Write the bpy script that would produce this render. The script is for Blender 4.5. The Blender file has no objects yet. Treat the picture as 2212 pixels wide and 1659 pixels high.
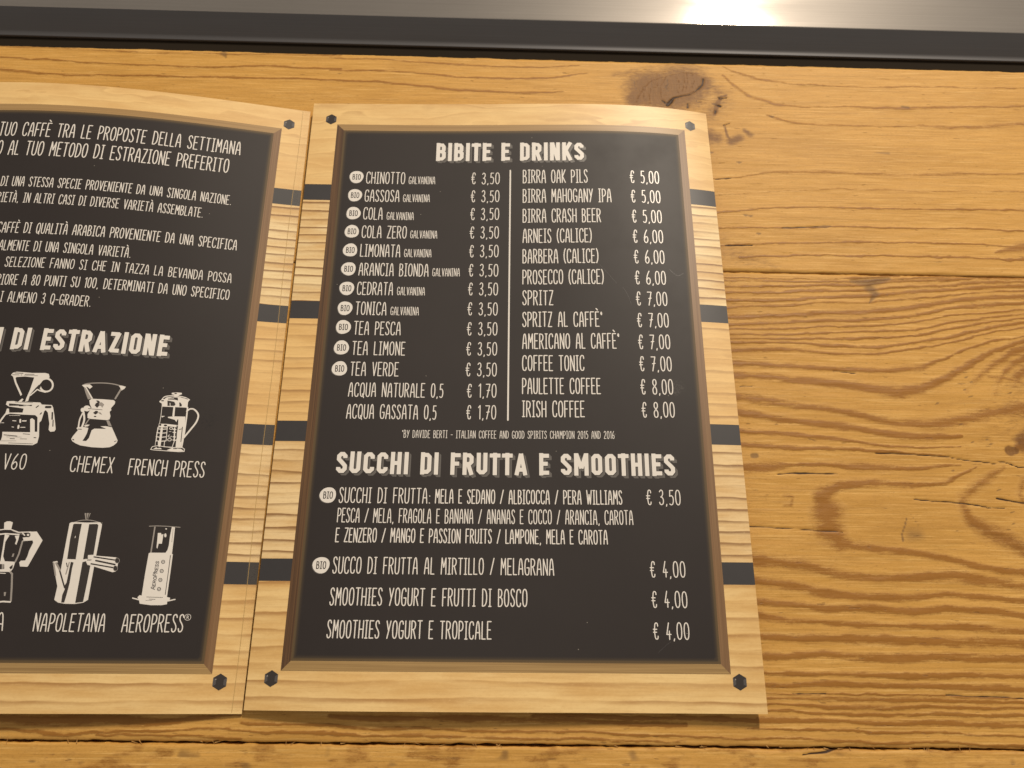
# An open laminated bar menu lying on a planked wooden table with a brushed steel edge.
import bpy, bmesh, math, random
import numpy as np
from mathutils import Vector, Matrix
from mathutils.geometry import tessellate_polygon

S = bpy.context.scene
COL = S.collection
MM = 0.001
# ---------------------------------------------------------------- camera
def rodrigues(w):
    w = np.array(w, float); t = np.linalg.norm(w); k = w/t
    K = np.array([[0, -k[2], k[1]], [k[2], 0, -k[0]], [-k[1], k[0], 0]])
    return np.eye(3)+math.sin(t)*K+(1-math.cos(t))*K@K
CAM_POS = (99.329, 16.063, 338.885)
CAM_ROT = (0.35516, -0.02212, 0.01145)
cam_data = bpy.data.cameras.new('camera'); cam = bpy.data.objects.new('camera', cam_data); COL.objects.link(cam)
M = Matrix([list(r) for r in rodrigues(CAM_ROT)]).to_4x4(); M.translation = Vector(CAM_POS)*MM
cam.matrix_world = M
cam_data.sensor_width = 36; cam_data.lens = 1662/2212*36
cam_data.clip_start = .01; cam_data.clip_end = 50
cam_data.dof.use_dof = True; cam_data.dof.focus_distance = .345; cam_data.dof.aperture_fstop = 17.0
S.camera = cam
# ---------------------------------------------------------------- light of the room
world = bpy.data.worlds.new('World'); S.world = world; world.use_nodes = True
world.node_tree.nodes['Background'].inputs[0].default_value = (1.0, .90, .78, 1)
world.node_tree.nodes['Background'].inputs[1].default_value = .36
# one oblong ceiling panel beyond the table, a little to the right
d = bpy.data.lights.new('ceiling_panel', 'AREA'); d.shape = 'RECTANGLE'; d.size, d.size_y = .155, .55; d.energy = 96.0; d.color = (1.0, .872, .71)
o = bpy.data.objects.new('ceiling_panel', d); COL.objects.link(o); o.location = (.902, 1.90, 2.01)
S.view_settings.view_transform = 'Standard'; S.view_settings.look = 'None'; S.view_settings.gamma = 1
S.view_settings.exposure = 0.0
S.render.engine = 'CYCLES'
S.cycles.max_bounces = 6

# ---------------------------------------------------------------- helpers
def new_obj(name, me, parent=None, **props):
    o = bpy.data.objects.new(name, me); COL.objects.link(o)
    if parent: o.parent = parent
    for k, v in props.items(): o[k] = v
    return o
def mesh_np(name, V, Fc, mats=(), mat_idx=None, smooth=True):
    """vertices (n,3) in metres and quads or triangles as equal-length index rows"""
    me = bpy.data.meshes.new(name); V = np.asarray(V, np.float32); Fc = np.asarray(Fc, np.int32)
    n, k = Fc.shape
    me.vertices.add(len(V)); me.vertices.foreach_set('co', V.ravel())
    me.loops.add(n*k); me.loops.foreach_set('vertex_index', Fc.ravel())
    me.polygons.add(n); me.polygons.foreach_set('loop_start', np.arange(0, n*k, k, dtype=np.int32))
    try: me.polygons.foreach_set('loop_total', np.full(n, k, np.int32))
    except Exception: pass
    for m in mats: me.materials.append(m)
    if mat_idx is not None: me.polygons.foreach_set('material_index', np.asarray(mat_idx, np.int32))
    me.polygons.foreach_set('use_smooth', np.full(n, smooth, bool))
    me.update(calc_edges=True); me.validate()
    return me
def attr(me, name, data):
    a = me.attributes.new(name, 'FLOAT', 'POINT'); a.data.foreach_set('value', np.asarray(data, np.float32))
def attrv(me, name, data):
    a = me.attributes.new(name, 'FLOAT_VECTOR', 'POINT'); a.data.foreach_set('vector', np.asarray(data, np.float32).ravel())
class NT:
    """small helper for node materials"""
    def __init__(s, name):
        s.m = bpy.data.materials.new(name); s.m.use_nodes = True; s.t = s.m.node_tree; s.t.nodes.clear()
        s.out = s.t.nodes.new('ShaderNodeOutputMaterial'); s.bsdf = s.t.nodes.new('ShaderNodeBsdfPrincipled')
        s.t.links.new(s.bsdf.outputs[0], s.out.inputs[0])
    def n(s, kind, **kw):
        nd = s.t.nodes.new('ShaderNode'+kind)
        for k, v in kw.items(): setattr(nd, k, v)
        return nd
    def put(s, sock, v):
        if v is None: return
        if isinstance(v, bpy.types.NodeSocket): s.t.links.new(v, sock)
        elif isinstance(v, (tuple, list)) and len(v) == 3 and sock.type == 'RGBA': sock.default_value = (*v, 1)
        else: sock.default_value = v
    def math(s, op, a, b=None, c=None, clamp=False):
        nd = s.n('Math', operation=op); nd.use_clamp = clamp
        for i, v in enumerate((a, b, c)): s.put(nd.inputs[i], v) if v is not None else None
        return nd.outputs[0]
    def attr(s, name, vec=False):
        nd = s.n('Attribute', attribute_name=name); return nd.outputs['Vector' if vec else 'Fac']
    def vmul(s, v, k):
        nd = s.n('VectorMath', operation='MULTIPLY'); s.put(nd.inputs[0], v); nd.inputs[1].default_value = k; return nd.outputs[0]
    def vadd(s, v, k):
        nd = s.n('VectorMath', operation='ADD'); s.put(nd.inputs[0], v); s.put(nd.inputs[1], k); return nd.outputs[0]
    def noise(s, v, scale=1, detail=3, rough=.5, dist=0):
        nd = s.n('TexNoise'); s.put(nd.inputs['Vector'], v); nd.inputs['Scale'].default_value = scale
        nd.inputs['Detail'].default_value = detail; nd.inputs['Roughness'].default_value = rough; nd.inputs['Distortion'].default_value = dist
        return nd.outputs['Fac']
    def ss(s, v, a, b, lo=0., hi=1.):
        nd = s.n('MapRange', interpolation_type='SMOOTHSTEP'); s.put(nd.inputs[0], v)
        for i, k in enumerate((a, b, lo, hi)): nd.inputs[i+1].default_value = k
        return nd.outputs[0]
    def mix(s, f, a, b, blend='MIX'):
        nd = s.n('Mix', data_type='RGBA', blend_type=blend); s.put(nd.inputs[0], f); s.put(nd.inputs[6], a); s.put(nd.inputs[7], b); return nd.outputs[2]
    def sep(s, v):
        nd = s.n('SeparateXYZ'); s.put(nd.inputs[0], v); return nd.outputs
    def comb(s, x, y, z=0.):
        nd = s.n('CombineXYZ')
        for i, k in enumerate((x, y, z)): s.put(nd.inputs[i], k)
        return nd.outputs[0]
    def bump(s, h, strength=.3, dist=.0002):
        nd = s.n('Bump'); s.put(nd.inputs['Height'], h); nd.inputs['Strength'].default_value = strength; nd.inputs['Distance'].default_value = dist
        s.t.links.new(nd.outputs[0], s.bsdf.inputs['Normal']); return nd
    def set(s, **kw):
        for k, v in kw.items(): s.put(s.bsdf.inputs[k.replace('_', ' ')], v)
        return s.m
# ---------------------------------------------------------------- lettering (pen strokes, cap height 1)
# each glyph: (advance width, [(smooth?, [(x, y), ...]), ...])
THIN = {
'A': (.33, [(1,[(0,0),(.05,.55),(.10,.9),(.165,1),(.23,.9),(.28,.55),(.33,0)]),(0,[(.045,.36),(.285,.36)])]),
'B': (.29, [(0,[(0,0),(0,1)]),(1,[(0,1),(.16,.98),(.235,.87),(.235,.68),(.15,.55),(.02,.53)]),(1,[(.02,.53),(.19,.5),(.275,.36),(.27,.14),(.17,.01),(0,0)])]),
'C': (.30, [(1,[(.30,.80),(.27,.95),(.17,1),(.05,.92),(0,.65),(0,.33),(.05,.07),(.17,0),(.27,.05),(.30,.2)])]),
'D': (.31, [(0,[(0,0),(0,1)]),(1,[(0,1),(.16,.97),(.27,.8),(.31,.5),(.27,.2),(.16,.03),(0,0)])]),
'E': (.27, [(0,[(.26,1),(0,1),(0,0),(.27,0)]),(0,[(0,.52),(.21,.52)])]),
'F': (.26, [(0,[(.26,1),(0,1),(0,0)]),(0,[(0,.50),(.20,.50)])]),
'G': (.31, [(1,[(.29,.82),(.26,.95),(.17,1),(.05,.92),(0,.65),(0,.33),(.05,.07),(.16,0),(.27,.05),(.31,.25),(.31,.44)]),(0,[(.31,.44),(.16,.44)])]),
'H': (.30, [(0,[(0,0),(0,1)]),(0,[(.30,0),(.30,1)]),(0,[(0,.50),(.30,.50)])]),
'I': (.17, [(0,[(.085,0),(.085,1)]),(0,[(0,1),(.17,1)]),(0,[(0,0),(.17,0)])]),
'J': (.22, [(1,[(.22,1),(.22,.2),(.17,.03),(.07,0),(0,.1)])]),
'K': (.29, [(0,[(0,0),(0,1)]),(0,[(.28,1),(.03,.47),(.29,0)])]),
'L': (.24, [(0,[(0,1),(0,0),(.24,0)])]),
'M': (.36, [(0,[(0,0),(.03,1),(.18,.42),(.33,1),(.36,0)])]),
'N': (.30, [(0,[(0,0),(0,1),(.30,0),(.30,1)])]),
'O': (.32, [(1,[(.16,1),(.04,.88),(0,.5),(.04,.12),(.16,0),(.28,.12),(.32,.5),(.28,.88),(.16,1)])]),
'P': (.28, [(0,[(0,0),(0,1)]),(1,[(0,1),(.17,.98),(.27,.85),(.27,.62),(.17,.47),(0,.45)])]),
'Q': (.32, [(1,[(.16,1),(.04,.88),(0,.5),(.04,.12),(.16,0),(.28,.12),(.32,.5),(.28,.88),(.16,1)]),(0,[(.19,.2),(.31,-.08)])]),
'R': (.30, [(0,[(0,0),(0,1)]),(1,[(0,1),(.17,.98),(.27,.86),(.26,.65),(.16,.52),(0,.5)]),(0,[(.13,.5),(.30,0)])]),
'S': (.27, [(1,[(.26,.84),(.21,.97),(.12,1),(.03,.92),(.02,.74),(.08,.6),(.19,.45),(.26,.28),(.24,.09),(.14,0),(.04,.04),(0,.18)])]),
'T': (.30, [(0,[(.15,0),(.15,1)]),(0,[(0,1),(.30,1)])]),
'U': (.30, [(1,[(0,1),(0,.5),(.01,.18),(.07,.03),(.15,0),(.23,.03),(.29,.18),(.30,.5),(.30,1)])]),
'V': (.30, [(0,[(0,1),(.15,0),(.30,1)])]),
'W': (.44, [(0,[(0,1),(.11,0),(.22,.7),(.33,0),(.44,1)])]),
'X': (.29, [(0,[(0,1),(.29,0)]),(0,[(.29,1),(0,0)])]),
'Y': (.30, [(0,[(0,1),(.14,.48)]),(0,[(.30,1),(.06,0)])]),
'Z': (.28, [(0,[(0,1),(.28,1),(0,0),(.28,0)])]),
'0': (.30, [(1,[(.15,1),(.04,.88),(0,.5),(.04,.12),(.15,0),(.26,.12),(.30,.5),(.26,.88),(.15,1)])]),
'1': (.13, [(0,[(0,.84),(.12,1),(.12,0)])]),
'2': (.28, [(1,[(.01,.8),(.06,.96),(.15,1),(.25,.9),(.25,.68),(.12,.35),(0,0)]),(0,[(0,0),(.28,0)])]),
'3': (.26, [(1,[(.02,.88),(.12,1),(.22,.92),(.23,.72),(.16,.56),(.09,.52)]),(1,[(.09,.52),(.2,.47),(.26,.3),(.23,.08),(.12,0),(.03,.05),(0,.16)])]),
'4': (.27, [(0,[(.14,1),(0,.30),(.27,.30)]),(0,[(.17,.50),(.17,0)])]),
'5': (.26, [(0,[(.25,.98),(.05,.98),(.03,.58)]),(1,[(.03,.58),(.15,.62),(.24,.5),(.26,.28),(.2,.05),(.1,0),(.01,.06)])]),
'6': (.28, [(1,[(.22,1),(.09,.72),(.01,.38),(.02,.12),(.13,0),(.24,.08),(.28,.28),(.22,.46),(.12,.46),(.02,.3)])]),
'7': (.28, [(0,[(0,.98),(.28,.98),(.08,0)]),(0,[(.08,.5),(.27,.53)])]),
'8': (.28, [(1,[(.14,1),(.04,.92),(.03,.7),(.14,.54),(.26,.34),(.25,.08),(.14,0),(.03,.08),(.01,.34),(.14,.54),(.25,.7),(.24,.92),(.14,1)])]),
'9': (.28, [(1,[(.27,.7),(.16,.5),(.05,.58),(.02,.82),(.1,.99),(.23,.93),(.27,.7),(.24,.35),(.12,0)])]),
',': (.08, [(0,[(.05,.03),(.02,-.09)])]),
'.': (.08, [(0,[(.03,.01),(.05,.01)])]),
':': (.08, [(0,[(.03,.03),(.05,.03)]),(0,[(.03,.5),(.05,.5)])]),
'-': (.22, [(0,[(0,.42),(.22,.42)])]),
'/': (.26, [(0,[(0,0),(.26,1)])]),
'(': (.12, [(1,[(.12,1.02),(.03,.8),(0,.5),(.03,.2),(.12,-.03)])]),
')': (.12, [(1,[(0,1.02),(.09,.8),(.12,.5),(.09,.2),(0,-.03)])]),
"'": (.1, [(0,[(.07,1),(.03,.85)])]),
'*': (.1, [(0,[(0,.86),(.1,.9)]),(0,[(.02,.95),(.08,.8)]),(0,[(.05,.8),(.05,.98)])]),
'e': (.30, [(1,[(.29,.80),(.27,.94),(.20,.99),(.12,.93),(.08,.65),(.08,.33),(.12,.06),(.20,0),(.27,.05),(.29,.18)]),(0,[(0,.60),(.22,.60)]),(0,[(0,.42),(.20,.42)])]),
'r': (1.0, [(1,[(.5,1),(.1,.85),(0,.5),(.1,.15),(.5,0),(.9,.15),(1,.5),(.9,.85),(.5,1)]),(0,[(.36,.24),(.36,.76),(.58,.72),(.60,.54),(.38,.48)]),(0,[(.48,.48),(.66,.24)])]),
}
for _b in 'EA':
    THIN['È' if _b == 'E' else 'À'] = (THIN[_b][0], THIN[_b][1] + [(0, [(.06, 1.24), (.17, 1.13)]), (0, [(.10, 1.215), (.17, 1.13)])])

# display capitals: thick centre lines with cut corners, cap height 1 measured over the stroke
c_, l_, r_, t_, b_ = .09, .12, .42, .88, .12
def _oct(pts): return (0, pts)
BOLD = {
'B': (.54, [_oct([(l_,0),(l_,1)]),_oct([(l_,t_),(r_-c_,t_),(r_-.02,t_-c_),(r_-.02,.60),(r_-c_,.52),(l_,.52)]),_oct([(r_-c_-.03,.52),(r_,.44),(r_,b_+c_),(r_-c_,b_),(l_,b_)])]),
'I': (.24, [_oct([(l_,0),(l_,1)])]),
'T': (.48, [_oct([(.24,0),(.24,1)]),_oct([(0,t_),(.48,t_)])]),
'E': (.48, [_oct([(l_,0),(l_,1)]),_oct([(l_,t_),(.47,t_)]),_oct([(l_,.52),(.41,.52)]),_oct([(l_,b_),(.47,b_)])]),
'F': (.47, [_oct([(l_,0),(l_,1)]),_oct([(l_,t_),(.47,t_)]),_oct([(l_,.50),(.41,.50)])]),
'D': (.54, [_oct([(l_,0),(l_,1)]),_oct([(l_,t_),(r_-c_,t_),(r_,t_-c_),(r_,b_+c_),(r_-c_,b_),(l_,b_)])]),
'R': (.55, [_oct([(l_,0),(l_,1)]),_oct([(l_,t_),(r_-c_,t_),(r_,t_-c_),(r_,.58),(r_-c_,.49),(l_,.49)]),_oct([(.27,.49),(.44,0)])]),
'N': (.56, [_oct([(l_,0),(l_,1)]),_oct([(.44,0),(.44,1)]),_oct([(.14,.98),(.42,.02)])]),
'K': (.56, [_oct([(l_,0),(l_,1)]),_oct([(.46,1),(.17,.5)]),_oct([(.20,.58),(.46,0)])]),
'S': (.52, [_oct([(r_-.02,.70),(r_-.02,t_-c_),(r_-c_-.02,t_),(l_+c_,t_),(l_,t_-c_),(l_,.65),(l_+c_,.56),(r_-c_,.44),(r_-.01,.35),(r_-.01,b_+c_),(r_-c_,b_),(l_+c_,b_),(l_,b_+c_),(l_,.29)])]),
'U': (.54, [_oct([(l_,1),(l_,b_+c_),(l_+c_,b_),(r_-c_,b_),(r_,b_+c_),(r_,1)])]),
'C': (.53, [_oct([(r_,.68),(r_,t_-c_),(r_-c_,t_),(l_+c_,t_),(l_,t_-c_),(l_,b_+c_),(l_+c_,b_),(r_-c_,b_),(r_,b_+c_),(r_,.31)])]),
'H': (.54, [_oct([(l_,0),(l_,1)]),_oct([(r_,0),(r_,1)]),_oct([(l_,.5),(r_,.5)])]),
'A': (.60, [_oct([(.10,0),(.30,.97)]),_oct([(.50,0),(.30,.97)]),_oct([(.18,.25),(.42,.25)])]),
'M': (.70, [_oct([(l_,0),(l_,1)]),_oct([(.58,0),(.58,1)]),_oct([(.13,.97),(.35,.32)]),_oct([(.57,.97),(.35,.32)])]),
'O': (.54, [_oct([(.27,t_),(l_+c_,t_),(l_,t_-c_),(l_,b_+c_),(l_+c_,b_),(r_-c_,b_),(r_,b_+c_),(r_,t_-c_),(r_-c_,t_),(.27,t_)])]),
'Z': (.50, [_oct([(.02,t_),(.40,t_)]),_oct([(.38,.94),(.12,.06)]),_oct([(.10,b_),(.48,b_)])]),
}
def spline(pts, n=4):
    if len(pts) < 3: return list(pts)
    P = [pts[0]] + list(pts) + [pts[-1]]
    if pts[0] == pts[-1]: P = [pts[-2]] + list(pts) + [pts[1]]
    out = []
    for i in range(1, len(P)-2):
        p0, p1, p2, p3 = P[i-1], P[i], P[i+1], P[i+2]
        for k in range(n):
            t = k/n
            out.append(tuple(.5*((2*p1[j]) + (p2[j]-p0[j])*t + (2*p0[j]-5*p1[j]+4*p2[j]-p3[j])*t*t + (3*p1[j]-p0[j]-3*p2[j]+p3[j])*t**3) for j in (0, 1)))
    out.append(tuple(P[-2]))
    return out
def layout(text, font, gap, space):
    """list of (glyph, x) and the total width, in cap heights"""
    x = 0; out = []
    for ch in text:
        if ch == ' ': x += space - gap; x += gap; continue
        w = font[ch][0]; out.append((ch, x)); x += w + gap
    return out, x - gap
def strokes_of(text, u0, u1, v0, cap, font=THIN, gap=.11, space=.24, slope=0.0, jitter=0.0, seed=1):
    """pen strokes in page millimetres, stretched to run exactly from u0 to u1"""
    import random
    rnd = random.Random(seed)
    gl, tot = layout(text, font, gap, space)
    k = (u1-u0)/tot; out = []
    for ch, x in gl:
        jy = rnd.uniform(-1, 1)*jitter*cap; js = 1+rnd.uniform(-1, 1)*jitter
        for sm, pts in font[ch][1]:
            q = spline(pts, 3) if sm else pts
            out.append([(u0+k*(x+px), v0+slope*k*(x+px)+jy+cap*js*py) for px, py in q])
    return out, k/cap
# ---------------------------------------------------------------- data, millimetres
TEXTS = [
 ('R', 'CHINOTTO', 31.1, 50.57, 248.22, 248.22, 6.65),
 ('R', 'GALVANINA', 52.84, 66.06, 248.32, 248.32, 4.15),
 ('R', 'e 3,50', 84.8, 99.0, 248.35, 248.35, 6.5),
 ('R', 'GASSOSA', 31.1, 48.26, 237.66, 237.66, 6.65),
 ('R', 'GALVANINA', 50.5, 63.73, 237.77, 237.77, 4.15),
 ('R', 'e 3,50', 84.8, 99.0, 237.86, 237.86, 6.5),
 ('R', 'COLA', 31.1, 40.43, 227.28, 227.28, 6.65),
 ('R', 'GALVANINA', 42.84, 56.12, 227.36, 227.36, 4.15),
 ('R', 'e 3,50', 84.8, 99.0, 227.6, 227.6, 6.5),
 ('R', 'COLA ZERO', 31.1, 53.0, 216.83, 216.83, 6.65),
 ('R', 'GALVANINA', 55.2, 68.33, 216.98, 216.98, 4.15),
 ('R', 'e 3,50', 84.8, 99.0, 217.06, 217.06, 6.5),
 ('R', 'LIMONATA', 31.1, 50.45, 206.33, 206.33, 6.65),
 ('R', 'GALVANINA', 52.7, 65.89, 206.48, 206.48, 4.15),
 ('R', 'e 3,50', 84.8, 99.0, 206.63, 206.63, 6.5),
 ('R', 'ARANCIA BIONDA', 31.1, 64.85, 195.87, 195.87, 6.65),
 ('R', 'GALVANINA', 67.08, 80.23, 196.07, 196.07, 4.15),
 ('R', 'e 3,50', 84.8, 99.0, 196.08, 196.08, 6.5),
 ('R', 'CEDRATA', 31.1, 48.1, 185.49, 185.49, 6.65),
 ('R', 'GALVANINA', 50.42, 63.6, 185.63, 185.63, 4.15),
 ('R', 'e 3,50', 84.8, 99.0, 185.85, 185.85, 6.5),
 ('R', 'TONICA', 31.1, 45.6, 174.85, 174.85, 6.65),
 ('R', 'GALVANINA', 47.9, 61.19, 174.97, 174.97, 4.15),
 ('R', 'e 3,50', 84.8, 99.0, 175.24, 175.24, 6.5),
 ('R', 'TEA PESCA', 31.1, 53.02, 164.49, 164.49, 6.65),
 ('R', 'e 3,50', 84.8, 99.0, 164.83, 164.83, 6.5),
 ('R', 'TEA LIMONE', 31.1, 55.69, 154.15, 154.15, 6.65),
 ('R', 'e 3,50', 84.8, 99.0, 154.48, 154.48, 6.5),
 ('R', 'TEA VERDE', 31.1, 53.22, 143.71, 143.71, 6.65),
 ('R', 'e 3,50', 84.8, 99.0, 144.06, 144.06, 6.5),
 ('R', 'ACQUA NATURALE 0,5', 31.1, 74.42, 133.36, 133.36, 6.65),
 ('R', 'e 1,70', 85.7, 99.0, 133.59, 133.59, 6.5),
 ('R', 'ACQUA GASSATA 0,5', 31.1, 71.67, 122.77, 122.77, 6.65),
 ('R', 'e 1,70', 85.7, 99.0, 123.02, 123.02, 6.5),
 ('R', 'BIRRA OAK PILS', 111.25, 143.88, 248.77, 248.77, 7.5),
 ('R', 'e 5,00', 165.8, 180.5, 248.93, 248.93, 7.1),
 ('R', 'BIRRA MAHOGANY IPA', 111.25, 155.57, 237.4, 237.4, 7.5),
 ('R', 'e 5,00', 165.8, 180.5, 237.42, 237.42, 7.1),
 ('R', 'BIRRA CRASH BEER', 111.25, 149.95, 225.91, 225.91, 7.5),
 ('R', 'e 5,00', 165.8, 180.5, 225.85, 225.85, 7.1),
 ('R', 'ARNEIS (CALICE)', 111.25, 145.06, 214.5, 214.5, 7.5),
 ('R', 'e 6,00', 165.8, 180.5, 214.37, 214.37, 7.1),
 ('R', 'BARBERA (CALICE)', 111.25, 148.03, 203.15, 203.15, 7.5),
 ('R', 'e 6,00', 165.8, 180.5, 202.98, 202.98, 7.1),
 ('R', 'PROSECCO (CALICE)', 111.25, 150.26, 191.74, 191.74, 7.5),
 ('R', 'e 6,00', 165.8, 180.5, 191.55, 191.55, 7.1),
 ('R', 'SPRITZ', 111.25, 125.7, 180.56, 180.56, 7.5),
 ('R', 'e 7,00', 165.8, 180.5, 180.28, 180.28, 7.1),
 ('R', 'SPRITZ AL CAFFÈ*', 111.25, 149.01, 169.17, 169.17, 7.5),
 ('R', 'e 7,00', 165.8, 180.5, 168.98, 168.98, 7.1),
 ('R', 'AMERICANO AL CAFFÈ*', 111.25, 156.65, 157.89, 157.89, 7.5),
 ('R', 'e 7,00', 165.8, 180.5, 157.72, 157.72, 7.1),
 ('R', 'COFFEE TONIC', 111.25, 139.8, 146.77, 146.77, 7.5),
 ('R', 'e 7,00', 165.8, 180.5, 146.63, 146.63, 7.1),
 ('R', 'PAULETTE COFFEE', 111.25, 147.07, 135.37, 135.37, 7.5),
 ('R', 'e 8,00', 165.8, 180.5, 135.28, 135.28, 7.1),
 ('R', 'IRISH COFFEE', 111.25, 139.42, 124.21, 124.21, 7.5),
 ('R', 'e 8,00', 165.8, 180.5, 124.16, 124.16, 7.1),
 ('R', '*BY DAVIDE BERTI - ITALIAN COFFEE AND GOOD SPIRITS CHAMPION 2015 AND 2016', 56.85, 152.65, 113.93, 113.93, 3.46),
 ('R', 'SUCCHI DI FRUTTA:', 31.1, 70.79, 83.96, 83.96, 6.58),
 ('R', 'MELA E SEDANO / ALBICOCCA / PERA WILLIAMS', 73.17, 154.9, 84.17, 84.17, 5.97),
 ('R', 'e 3,50', 165.8, 180.5, 84.12, 84.12, 6.5),
 ('R', 'PESCA / MELA, FRAGOLA E BANANA / ANANAS E COCCO / ARANCIA, CAROTA', 31.1, 159.31, 75.38, 75.38, 6.01),
 ('R', 'E ZENZERO / MANGO E PASSION FRUITS / LAMPONE, MELA E CAROTA', 31.1, 147.94, 66.89, 66.89, 5.85),
 ('R', 'SUCCO DI FRUTTA AL MIRTILLO / MELAGRANA', 31.1, 124.64, 53.69, 53.69, 6.69),
 ('R', 'e 4,00', 165.8, 180.5, 53.26, 53.26, 6.5),
 ('R', 'SMOOTHIES YOGURT E FRUTTI DI BOSCO', 31.1, 113.27, 40.71, 40.71, 6.91),
 ('R', 'e 4,00', 165.8, 180.5, 40.89, 40.89, 6.5),
 ('R', 'SMOOTHIES YOGURT E TROPICALE', 31.1, 98.46, 27.67, 27.67, 6.85),
 ('R', 'e 4,00', 165.8, 180.5, 28.23, 28.23, 6.5),
 ('L', 'TUO CAFFÈ TRA LE PROPOSTE DELLA SETTIMANA', 60.92, 177.58, 265.15, 264.17, 7.7),
 ('L', 'O AL TUO METODO DI ESTRAZIONE PREFERITO', 62.17, 173.11, 254.25, 252.71, 7.84),
 ('L', 'DI UNA STESSA SPECIE PROVENIENTE DA UNA SINGOLA NAZIONE.', 68.04, 176.86, 236.51, 234.3, 5.19),
 ('L', 'RIETÀ, IN ALTRI CASI DI DIVERSE VARIETÀ ASSEMBLATE.', 68.07, 164.66, 227.61, 225.38, 5.12),
 ('L', 'CAFFÈ DI QUALITÀ ARABICA PROVENIENTE DA UNA SPECIFICA', 71.82, 182.45, 211.02, 209.21, 5.4),
 ('L', 'ALMENTE DI UNA SINGOLA VARIETÀ.', 74.64, 135.26, 201.68, 200.05, 5.1),
 ('L', 'SELEZIONE FANNO SI CHE IN TAZZA LA BEVANDA POSSA', 79.3, 182.15, 193.04, 191.3, 4.88),
 ('L', 'RIORE A 80 PUNTI SU 100, DETERMINATI DA UNO SPECIFICO', 77.42, 182.18, 183.81, 182.25, 5.09),
 ('L', 'I ALMENO 3 Q-GRADER.', 80.91, 121.85, 175.08, 173.67, 5.08),
 ('L', 'V60', 98.76, 107.91, 96.88, 96.83, 6.63),
 ('L', 'CHEMEX', 126.84, 144.2, 96.35, 96.15, 6.64),
 ('L', 'FRENCH PRESS', 150.96, 182.29, 95.79, 95.72, 6.81),
 ('L', 'A', 109.04, 112.08, 31.17, 31.08, 6.73),
 ('L', 'NAPOLETANA', 124.2, 151.71, 30.87, 30.93, 6.8),
 ('L', 'AEROPRESS', 158.72, 182.46, 30.87, 31.04, 6.74),
 ('L', 'r', 182.72, 185.12, 35.66, 35.63, 2.38),
]
BADGES = [(25.9, 251.9, 3.53, 3.58), (25.9, 241.1, 3.53, 3.58), (25.9, 230.6, 3.53, 3.58), (25.9, 220.2, 3.53, 3.58), (25.9, 209.7, 3.53, 3.58), (25.9, 199.3, 3.53, 3.58), (25.9, 188.7, 3.53, 3.58), (25.9, 178.1, 3.53, 3.58), (25.9, 168.2, 3.53, 3.58), (25.9, 157.6, 3.53, 3.58), (25.9, 147.0, 3.53, 3.58), (26.0, 87.2, 3.6, 3.44), (25.9, 57.0, 3.63, 3.4)]
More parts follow.
